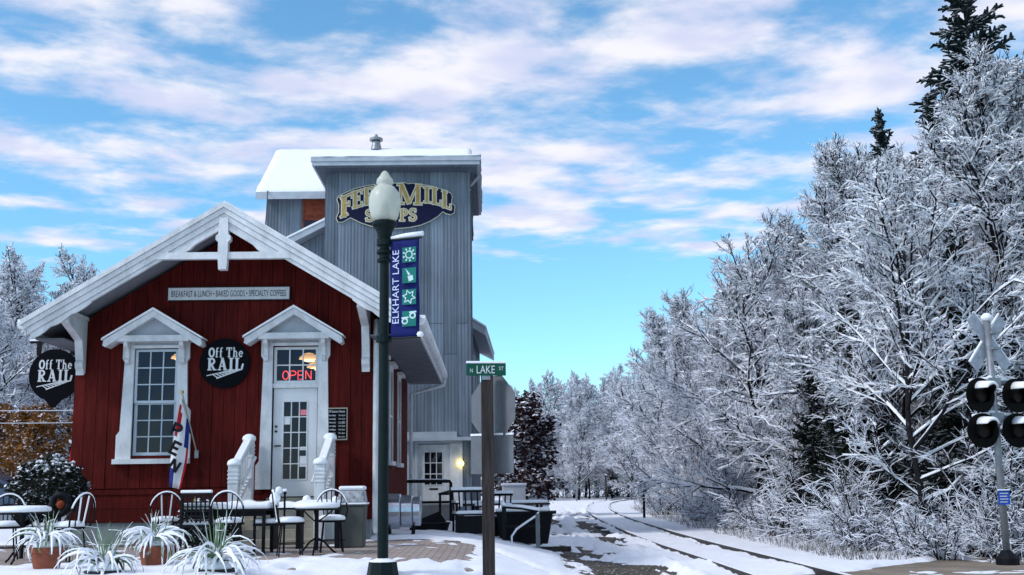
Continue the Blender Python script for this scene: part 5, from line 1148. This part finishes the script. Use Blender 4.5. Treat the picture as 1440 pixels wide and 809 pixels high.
def conifer(key, seed, H, Rr, nb=150, mats=('frost_limb', 'needle'), droop=-.05, base=.08, nr=.045, n2=14):
    rg = np.random.default_rng(seed); T = trunkmesh(rg, H, .2, top=1.0, jit=.012)
    t = np.sort(rg.random(nb)**.85); u = base+(1-base)*t*.985; q = u*8*.999; i = np.clip(q.astype(int), 0, 7); f = (q-i)[:, None]; P = T[0, i]*(1-f)+T[0, i+1]*f
    az = rg.random(nb)*6.283; el = np.radians(-8+50*t**2+rg.normal(0, 7, nb)); L = np.maximum(.22, Rr*(1-u)**.75*(.5+.7*rg.random(nb)))
    A = lines(P, np.stack([np.cos(az)*np.cos(el), np.sin(az)*np.cos(el), np.sin(el)], 1), L, 5, rg, .06, droop+.04)
    p, d, s, o = kids(A, n2, .12, .85, rg, .35); B = lines(p, d, np.maximum(.16, L[o]*.36*(1.2-.9*s)), 2, rg, .08, -.08)
    PROTO[key] = (fast_mesh(key+'_trunk', *tubes([segs(T, .18, .02)], 8), mats[0]), fast_mesh(key+'_crown', *tubes([segs(A, nr, nr*.9), segs(B, nr*1.1, nr*.5)], 4), mats[1]))
def leafy(key, seed, H, base, Rr, leafm, n, size, limbm='frost_limb', snow=0, nl=22, prof=None):
    rg, Cc, Dd = frost_tree(key, seed, H, base, Rr, nl=nl, n2=7, n3=5, n4=2, tr=.12, prof=prof, elev=(15, 65))
    P = Dd.reshape(-1, 3); P = P[rg.integers(0, len(P), n)]+rg.normal(0, .11, (n, 3)); V, Q = leaves(P, size, rg)
    tm, lm, cm = PROTO[key]; PROTO[key] = (tm, lm, fast_mesh(key+'_leaves', V, Q, leafm))
def plant(key, name, label, cat_, x, y, rz=0, s=1.0, group=None, sz=None, dz=0):
    t = thing(name, label, cat_, (x, y, gzf(x, y)+dz), rz, group); t.scale = (s, s, (sz or s))
    ms = PROTO[key]; nm = ('trunk', 'limbs', 'crown') if len(ms) == 3 else (('stems', 'twigs') if name.endswith('shrub') else ('trunk', 'crown'))
    for m_, n_ in zip(ms, nm): meshobj(n_, m_, t)
    if key in SNOWPAD and key not in ('maroon', 'orange'): meshobj('snow_load', SNOWPAD[key], t)
    return t
frost_tree('fA', 11, 10.5, 1.0, 4.2, nl=34, n2=10, n4=6, tw=.0115)
frost_tree('fB', 12, 12.5, 1.5, 4.8, nl=36, n2=10, n4=6, tr=.2, tw=.0115)
frost_tree('fC', 13, 9.0, 1.0, 4.6, nl=28, n2=9, n3=7, n4=4, lean=(-.28, -.05), elev=(12, 60), tr=.15, tw=.0115)
frost_tree('fE', 18, 9.0, 1.2, 3.9, nl=26, n2=8, n3=7, n4=5, tr=.085, tw=.0105)
frost_tree('fD', 14, 8.0, .6, 3.4, nl=30, n2=9, n3=8, n4=6, tr=.11, tw=.011)
frost_tree('far1', 15, 13.0, 1.5, 4.6, nl=30, n2=8, n3=7, n4=4, tw=.020, mats=('frost_limb', 'hazy_twig'), tl=.6)
frost_tree('far2', 16, 14.0, 2.5, 4.0, nl=26, n2=8, n3=7, n4=3, tw=.020, mats=('frost_limb', 'hazy_twig'), elev=(40, 78), tl=.6)
shrub('s1', 21, 2.2, 1.5, n2=7, n3=6, tw=.011); shrub('s2', 22, 3.4, 2.2, nst=16, n3=6, tw=.011); shrub('s3', 23, 1.1, 1.0, nst=18, n3=6, tw=.012)
conifer('spruce', 31, 22, 4.2, nb=330, nr=.06, n2=16); conifer('cedar', 32, 7.5, 2.0, nb=170, mats=('frost_limb', 'cedar'), droop=.02, nr=.035, n2=16)
leafy('maroon', 41, 6.0, .9, 1.9, 'maroon_leaf', 10000, .095, prof=lambda t: (1-.75*t**1.2)*(.8+.2*np.minimum(1, t*4)))
leafy('orange', 42, 7.0, 1.6, 3.4, 'orange_leaf', 15000, .10)
WG = 'snowy trees of the wood right of the track'
WL = 'frosted bare tree deep in the wood right of the track'
# front rank: trees one can point at
plant('fE', 'frosted_tree', 'slender frosted tree with a dark trunk left of the crossing signal', 'tree', 8.95, 23.8, .4, .92, WG)
plant('fC', 'frosted_tree', 'frosted tree arching its branches out over the railway track', 'tree', 8.9, 37.5, 0.2, 1.0, WG)
plant('fB', 'frosted_tree', 'tall broad frosted tree in the middle of the wood edge', 'tree', 12.0, 34.0, 1.1, .98, WG)
plant('fA', 'frosted_tree', 'frosted tree directly behind the crossing signal', 'tree', 12.6, 27.0, 2.2, 1.08, WG)
plant('fB', 'frosted_tree', 'tallest frosted tree at the right picture edge', 'tree', 15.0, 31.0, 3.0, 1.05, WG)
plant('fA', 'frosted_tree', 'frosted tree left of the arching tree beside the far track', 'tree', 9.9, 49.0, 4.0, 1.0, WG)
for (k, x, y, rz, s) in (('fB', 10.7, 57, 1.9, .88), ('fA', 11.0, 66, .7, 1.08), ('fA', 12.2, 76, 2.7, 1.15), ('fD', 9.4, 54, 4.4, .85), ('fA', 11.4, 46.5, 5.3, 1.0)): plant(k, 'frosted_tree', WL, 'tree', x, y, rz, s, WG)
for i, (k, x, y, rz, s) in enumerate((('fA', 12.2, 40.5, 1.0, 1.05), ('fB', 15.5, 39, 2.0, 1.05), ('fB', 17.5, 35, .3, 1.0), ('fA', 16.0, 45, 2.9, 1.1), ('fB', 13.2, 52, .8, .95), ('fA', 20, 42, 5.1, 1.2), ('fE', 10.6, 30.5, 2.5, .95),
        ('fE', 10.0, 27.2, 5.5, .85), ('fD', 9.4, 33.0, 1.9, .85), ('fC', 13.4, 30.2, 1.5, .85), ('far1', 14.0, 60, 0, .9), ('far1', 17.5, 56, 2, 1.0), ('far2', 21, 52, 1, 1.05), ('fA', 18.6, 50, .2, 1.1), ('far1', 24, 60, 4, 1.1), ('far1', 12.5, 68, 3.1, .8), ('fD', 11.8, 57, 1.2, .9), ('fD', 10.6, 42.2, 3.3, .8), ('fA', 12.6, 63, 1.3, .85), ('far1', 15.8, 66, 5.5, .92), ('fA', 14.4, 71, 3.6, .85), ('fD', 11.4, 62, 2.8, .85), ('fA', 16.8, 30.2, 4.2, 1.1), ('fB', 19.5, 33, 1.7, 1.0))):
    plant(k, 'frosted_tree', WL, 'tree', x, y, rz, s, WG)
# far bank closing the view beyond the track bend
FG, FL_ = 'hazy frosted trees beyond the track bend', 'pale frosted tree standing beyond the far track bend'
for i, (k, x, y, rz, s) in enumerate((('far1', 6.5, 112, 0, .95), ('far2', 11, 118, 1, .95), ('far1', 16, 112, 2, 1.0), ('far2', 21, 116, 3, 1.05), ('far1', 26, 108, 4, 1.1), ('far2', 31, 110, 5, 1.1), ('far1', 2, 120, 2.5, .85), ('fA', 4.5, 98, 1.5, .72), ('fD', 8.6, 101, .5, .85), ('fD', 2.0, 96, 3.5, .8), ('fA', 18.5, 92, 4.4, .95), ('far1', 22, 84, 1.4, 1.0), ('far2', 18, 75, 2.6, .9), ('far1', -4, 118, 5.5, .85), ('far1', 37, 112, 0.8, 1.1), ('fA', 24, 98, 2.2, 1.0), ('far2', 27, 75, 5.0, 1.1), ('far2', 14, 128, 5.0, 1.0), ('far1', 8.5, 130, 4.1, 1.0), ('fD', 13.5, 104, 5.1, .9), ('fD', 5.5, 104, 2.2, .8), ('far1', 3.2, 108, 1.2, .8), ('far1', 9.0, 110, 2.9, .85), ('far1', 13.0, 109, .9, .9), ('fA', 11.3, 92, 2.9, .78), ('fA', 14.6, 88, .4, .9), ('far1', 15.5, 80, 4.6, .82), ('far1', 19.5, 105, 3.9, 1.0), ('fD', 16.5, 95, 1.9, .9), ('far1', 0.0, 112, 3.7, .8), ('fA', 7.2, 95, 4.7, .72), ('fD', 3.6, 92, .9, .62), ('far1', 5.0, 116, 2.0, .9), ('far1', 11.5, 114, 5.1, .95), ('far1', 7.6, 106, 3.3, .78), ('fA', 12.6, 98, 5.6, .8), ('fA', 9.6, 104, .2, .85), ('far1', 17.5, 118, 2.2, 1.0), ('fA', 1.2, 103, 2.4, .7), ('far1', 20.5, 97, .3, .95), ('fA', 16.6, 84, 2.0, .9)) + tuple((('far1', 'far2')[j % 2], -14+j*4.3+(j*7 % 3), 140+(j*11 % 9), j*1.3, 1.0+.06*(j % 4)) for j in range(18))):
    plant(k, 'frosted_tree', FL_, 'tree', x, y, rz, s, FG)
for j in range(26):
    plant('s2', 'frosted_shrub', 'frosted thicket below the trees beyond the far track bend', 'shrub', -8+j*1.9, 112+(j*7 % 11), j*.9, 1.25+.1*(j % 4), 'thickets beyond the track bend')
for i, (x, y, s) in enumerate(((10.5, 100, .55), (13.5, 98, .62), (16.0, 99, .6))):
    plant('cedar', 'cedar_tree', 'low dark cedar behind the posts of the far track bend', 'tree', x, y, i*2.0, s, 'cedars at the track bend')
plant('spruce', 'spruce_tree', 'tallest dark spruce rising above the wood at the top right', 'tree', 21.0, 45, 0, 1.28, sz=1.13)
plant('spruce', 'spruce_tree', 'left of two small dark spruce tips above the wood', 'tree', 16.9, 45.5, 1.2, .77, 'small spruces behind the wood')
plant('spruce', 'spruce_tree', 'right of two small dark spruce tips above the wood', 'tree', 18.3, 45.8, 3.0, .81, 'small spruces behind the wood')
for (x, y, s, lab) in ((10.3, 34.6, .78, 'dark snowy cedar under the arching tree'), (11.2, 26.2, .85, 'tall dark cedar with snow tufts behind the slender tree'), (14.6, 28.2, .95, 'dark cedar right of the crossing signal'), (8.6, 30.2, .62, 'low dark cedar at the wood edge left of the slender tree'), (10.2, 41, .7, 'added dark cedar standing in for shade at the arching tree base'), (9.6, 29.0, .9, 'added dark cedar darkening the gap left of the slender tree'), (12.4, 31.5, 1.2, 'added tall dark cedar deep behind the slender tree'), (13.6, 36.5, 1.25, 'added dark cedar behind the tall broad tree'), (11.4, 38.5, 1.0, 'added dark cedar behind the arching tree'), (16.5, 33.5, 1.35, 'added dark cedar under the tallest frosted tree'), (12.2, 24.6, .8, 'added dark cedar low behind the signal mast'), (10.6, 25.0, .95, 'added dark cedar close behind the slender tree trunk'), (9.0, 27.6, .8, 'added dark cedar left of the slender tree, nearest the track'), (10.4, 32.2, 1.1, 'added bushy dark cedar midway between slender tree and arching tree'), (15.6, 29.4, 1.3, 'added broad dark cedar at the right picture edge')):  # most cedars are added as dark backing to deepen the shaded gaps
    plant('cedar', 'cedar_tree', lab, 'tree', x, y, x, s)
# undergrowth along the wood edge
SG, SL_ = 'frosted shrubs along the wood edge', 'frosted shrub in the undergrowth along the wood edge'
rg_ = random.Random(5)
for i in range(46):
    u = rg_.random(); y = 22.5+u**1.5*50; xe = float(trackx(y))+2.6+.6*rg_.random()
    x = xe+abs(rg_.gauss(0, 1.5)); k = rg_.choice(['s1', 's1', 's2', 's3', 's3'])
    if x < xe+.5: k = 's3'
    if y < 24.5 and x < 8.2: continue
    if abs(x-9.13) < .5 and y < 23: continue
    plant(k, 'frosted_shrub', SL_, 'shrub', x, y, rg_.random()*6, rg_.uniform(.7, 1.15), SG)
for (x, y, k, s) in ((10.0, 22.3, 's1', .7), (10.9, 23.2, 's1', .9), (8.3, 22.6, 's3', .9), (9.7, 21.9, 's3', .8), (11.6, 24.6, 's2', .7), (7.6, 24.2, 's3', .9), (8.6, 22.0, 's3', .7), (10.6, 21.6, 's3', .8), (12.0, 22.8, 's1', .9)):
    plant(k, 'frosted_shrub', 'low snow-bent brush around the foot of the crossing signal', 'shrub', x, y, x*3, s, 'brush at the signal foot')
plant('maroon', 'maple_tree', 'dark maroon leaved tree dusted with snow right of the mill', 'tree', 1.75, 55.5, 0, 1.3, sz=.98)
# ------------------------------------------------------------------ left background
LG, LL = 'bare frosted trees left of the cafe', 'bare frosted tree far behind the left cafe corner'
for i, (k, x, y, rz, s) in enumerate((('far2', -30, 66, 0, .95), ('far2', -25.5, 62, 1.1, 1.03), ('far2', -22, 66, 2.0, 1.08), ('far1', -27, 55, 3, .8), ('far1', -33, 60, 4, 1.0), ('far2', -19, 70, 5, .9), ('fA', -21.5, 52, 1, .85), ('far1', -24, 74, .7, .9), ('fA', -18.5, 48, 3.3, .72), ('fA', -20.5, 44, 4.6, .78), ('far1', -36, 70, 2.2, 1.0), ('fA', -19.5, 40.5, 2.6, .8), ('far1', -22.5, 58, 5.2, .9), ('far1', -28.5, 70, 1.7, 1.0), ('far2', -27.8, 64, 4.4, 1.0), ('far2', -23.6, 60, 2.7, .98), ('fA', -16.6, 46, 0.6, .72), ('fA', -22, 47, 5.6, .9))):
    plant(k, 'frosted_tree', LL, 'tree', x, y, rz, s, LG)
plant('orange', 'autumn_tree', 'orange-brown autumn tree dusted with snow left of the cafe', 'tree', -13.4, 34.0, 0, .46)
plant('orange', 'autumn_tree', 'larger russet tree behind the parked blue car', 'tree', -15.8, 36.0, 2, .50)
plant('fD', 'frosted_tree', 'frosted young tree just left of the hanging sign', 'tree', -17.6, 39.5, 2, 1.0)
plant('s1', 'frosted_shrub', 'snowy shrub behind the parked car at the left edge', 'shrub', -15.5, 35.0, 1, .9)
# round clipped bush at the cafe corner
rg = np.random.default_rng(8); n = 5200
def bush(label, loc, rx, ry, rz_, z0, n, sz_, m_='bush_leaf', seed=1):
    rg = np.random.default_rng(seed); t = thing('round_bush', label, 'bush', loc)
    d = nrm(rg.normal(0, 1, (n, 3))); rr = (.72+.30*rg.random(n))*(1+.13*np.sin(d[:, 0]*7+seed)*np.cos(d[:, 2]*6)); P = d*rr[:, None]*np.array([rx, ry, rz_])+np.array([0, 0, z0]); P = P[P[:, 2] > .02]
    V, Q = leaves(P, sz_, rg); meshobj('foliage', fast_mesh('foliage', V, Q, m_), t)
    up = P[(P[:, 2] > z0+.45*rz_)]; up = up[rg.random(len(up)) < (.16 if seed > 1 else .09)]
    V, Q = clumps(up+np.array([0, 0, .02]), .045, rg); meshobj('snow_tufts', fast_mesh('snow_tufts', V, Q, 'snow'), t)
    ang = np.arange(9)*.7; A = lines(np.zeros((9, 3))+np.array([0, 0, -.1]), nrm(np.stack([np.cos(ang)*.5, np.sin(ang)*.5, np.ones(9)], 1)), np.full(9, z0*1.05), 4, rg, .1, 0); meshobj('stems', fast_mesh('stems', *tubes([segs(A, .025, .012)], 5), 'frost_limb'), t)
bush('dark rounded bush with snow tufts at the left cafe corner', (-7.42, 19.5, .58), .60, .55, .52, 1.0, 6000, .035)
bush('low snow-covered flower bush between plant pots and tables', (-4.55, 18.6, .58), .42, .40, .38, .36, 2600, .03, seed=3)
bush('small snow-covered flower bush left of the steps', (-4.85, 19.6, .58), .40, .35, .38, .34, 2200, .03, seed=5)
# seasonal wreath ornament by the left table
wr = thing('garden_ornament', 'dark wreath ornament with an orange centre behind the left table', 'ornament', (-6.35, 17.2, PZ))
MB().tube([(.12*math.cos(R(a)), .02*math.sin(R(a*3)), .74+.14*math.sin(R(a))) for a in range(0, 361, 20)], .05, 8).build('wreath', 'iron', wr, smooth=True)
MB().lathe([(.01, -.07), (.05, -.05), (.065, 0), (.05, .04), (.01, .06)], 12, (.02, -.03, .74)).build('orange_ball', 'orange_decor', wr, smooth=True)
MB().box(-.02, .02, -.02, .02, 0, .56).build('stake', 'iron', wr)
# blue car, only its rear is in view
cr_ = thing('parked_car', 'dark blue car parked at the left picture edge', 'car', (-13.6, 30, .62), R(8))
body = [(-2.2, .28), (-2.25, .62), (-2.1, .82), (-1.2, .92), (-.55, 1.38), (.75, 1.42), (1.55, .98), (2.12, .90), (2.2, .60), (2.15, .28)]
fixn(MB().prism(body, -.82, .82, 'y').build('body', 'car_blue', cr_, bevel=.06))
fixn(MB().prism([(-1.08, .95), (-.52, 1.33), (.70, 1.36), (1.38, 1.0)], -.826, .826, 'y').build('side_window', 'hardware', cr_))
for x in (-1.35, 1.35):
    for y in (-.78, .78):
        w_ = MB().tube([(x, y-.10, .31), (x, y+.10, .31)], .31, 20).build('wheel', 'tyre', cr_); MB().tube([(x, y-.11, .31), (x, y+.11, .31)], .18, 14).build('rim', 'galv', w_)
for y in (-.6, .6): MB().box(2.12, 2.20, y-.16, y+.16, .66, .80).build('tail_light', 'flag_red', cr_)
fixn(MB().prism([(-.50, 1.40), (.72, 1.44), (.70, 1.50), (-.45, 1.47)], -.68, .68, 'y').build('roof_snow', 'snow', cr_, bevel=.02))
# house glimpsed between trees
hs_ = thing('far_house', 'pale house glimpsed below the russet trees at the left', 'house', (-21.5, 54, .4))
MB().box(-4, 5, 0, 6, 0, 2.9).build('wall', 'house_white', hs_); fixn(MB().prism([(-.4, 2.8), (3, 5.2), (6.4, 2.8)], -4.3, 5.3, 'x').build('roof', 'snow', hs_))
for x in (-2.5, -.4, 1.7, 3.6):
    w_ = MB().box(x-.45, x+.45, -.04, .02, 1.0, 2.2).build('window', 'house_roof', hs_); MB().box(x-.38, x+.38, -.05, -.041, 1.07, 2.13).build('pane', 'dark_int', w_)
# small red flag left of the cafe wall
rf_ = thing('red_pennant', 'small red flag with snow on its rod beside the cafe wall', 'flag', (-8.35, 23.2, .6))
MB().tube([(.12, 0, 0), (.12, 0, 1.75), (-.10, 0, 1.90)], .015, 6).build('pole', 'white_trim', rf_)
o_ = MB().add([(-.05, 0, 1.83), (.11, 0, 1.72), (.10, .02, 1.30), (-.02, .03, 1.22), (-.09, .01, 1.5)], [(0, 1, 2, 3, 4)]).build('cloth', 'flag_red', rf_); sm = o_.modifiers.new('thick', 'SOLIDIFY'); sm.thickness = .006
MB().tube([(.12, 0, 1.78), (-.10, 0, 1.93)], .022, 6).build('rod_snow', 'snow', rf_)
# overhead wires
def wire(label, p, q, sag, r, m_):
    p, q = Vector(p), Vector(q); pts = [p.lerp(q, i/14)-Vector((0, 0, sag*4*(i/14)*(1-i/14))) for i in range(15)]
    tag(MB().tube(pts, r, 6).build('overhead_wire', m_, None), label, 'wire')
wire('thin wire running from the cafe roof peak to the mill', (-4.5, 22.5, 6.66), (-7.0, 35.3, 10.9), .25, .018, 'wire_dark')
wire('upper snow-covered wire crossing left of the cafe', (-26, 34, 4.6), (-7.7, 29, 3.55), .25, .012, 'wire_m')
wire('lower snow-covered wire crossing left of the cafe', (-26, 34, 4.2), (-7.7, 29, 3.25), .25, .010, 'wire_m')
wire('snow-covered wire crossing high beyond the far track', (-2, 70, 5.3), (26, 78, 6.6), .4, .016, 'wire_m')
# ------------------------------------------------------------------ loose ground matter
rg = np.random.default_rng(77)
n = 2600; gx = rg.uniform(0.9, 5.6, n); gy = 17+rg.random(n)**1.6*30
keep = (((gx > 1.2+.02*(gy-20)) & (gx < 3.7+.035*(gy-20)))) | (np.abs(np.abs(gx-trackx(gy))-.78) < .12); gx, gy = gx[keep], gy[keep]
V, Q = clumps(np.stack([gx, gy, gz(gx, gy)+.006], 1), .012+.022*rg.random(len(gx))**2, rg, .6)
o_ = struct(meshobj('gravel', fast_mesh('gravel', V, Q, 'concrete')), 'stuff'); o_['label'] = 'loose gravel and slush lumps on the bare drive beside the track'; o_['category'] = 'gravel'
n = 2600; gy = 21.5+rg.random(n)**1.5*45; gx = trackx(gy)+1.9+np.abs(rg.normal(0, .9, n)); k_ = (gy > road_edge(gx)+.3); gx, gy = gx[k_], gy[k_]; n = len(gx)
P = np.stack([gx, gy, gz(gx, gy)+.02], 1); D = nrm(np.stack([rg.normal(0, .35, n), rg.normal(0, .35, n), np.ones(n)], 1)); A = lines(P, D, .10+.28*rg.random(n)**2, 3, rg, .12, -.12)
o_ = struct(meshobj('dry_grass', fast_mesh('dry_grass', *tubes([segs(A, .006, .003)], 3), 'weed')), 'stuff'); o_['label'] = 'dry weeds poking through the snow between track and wood'; o_['category'] = 'grass'
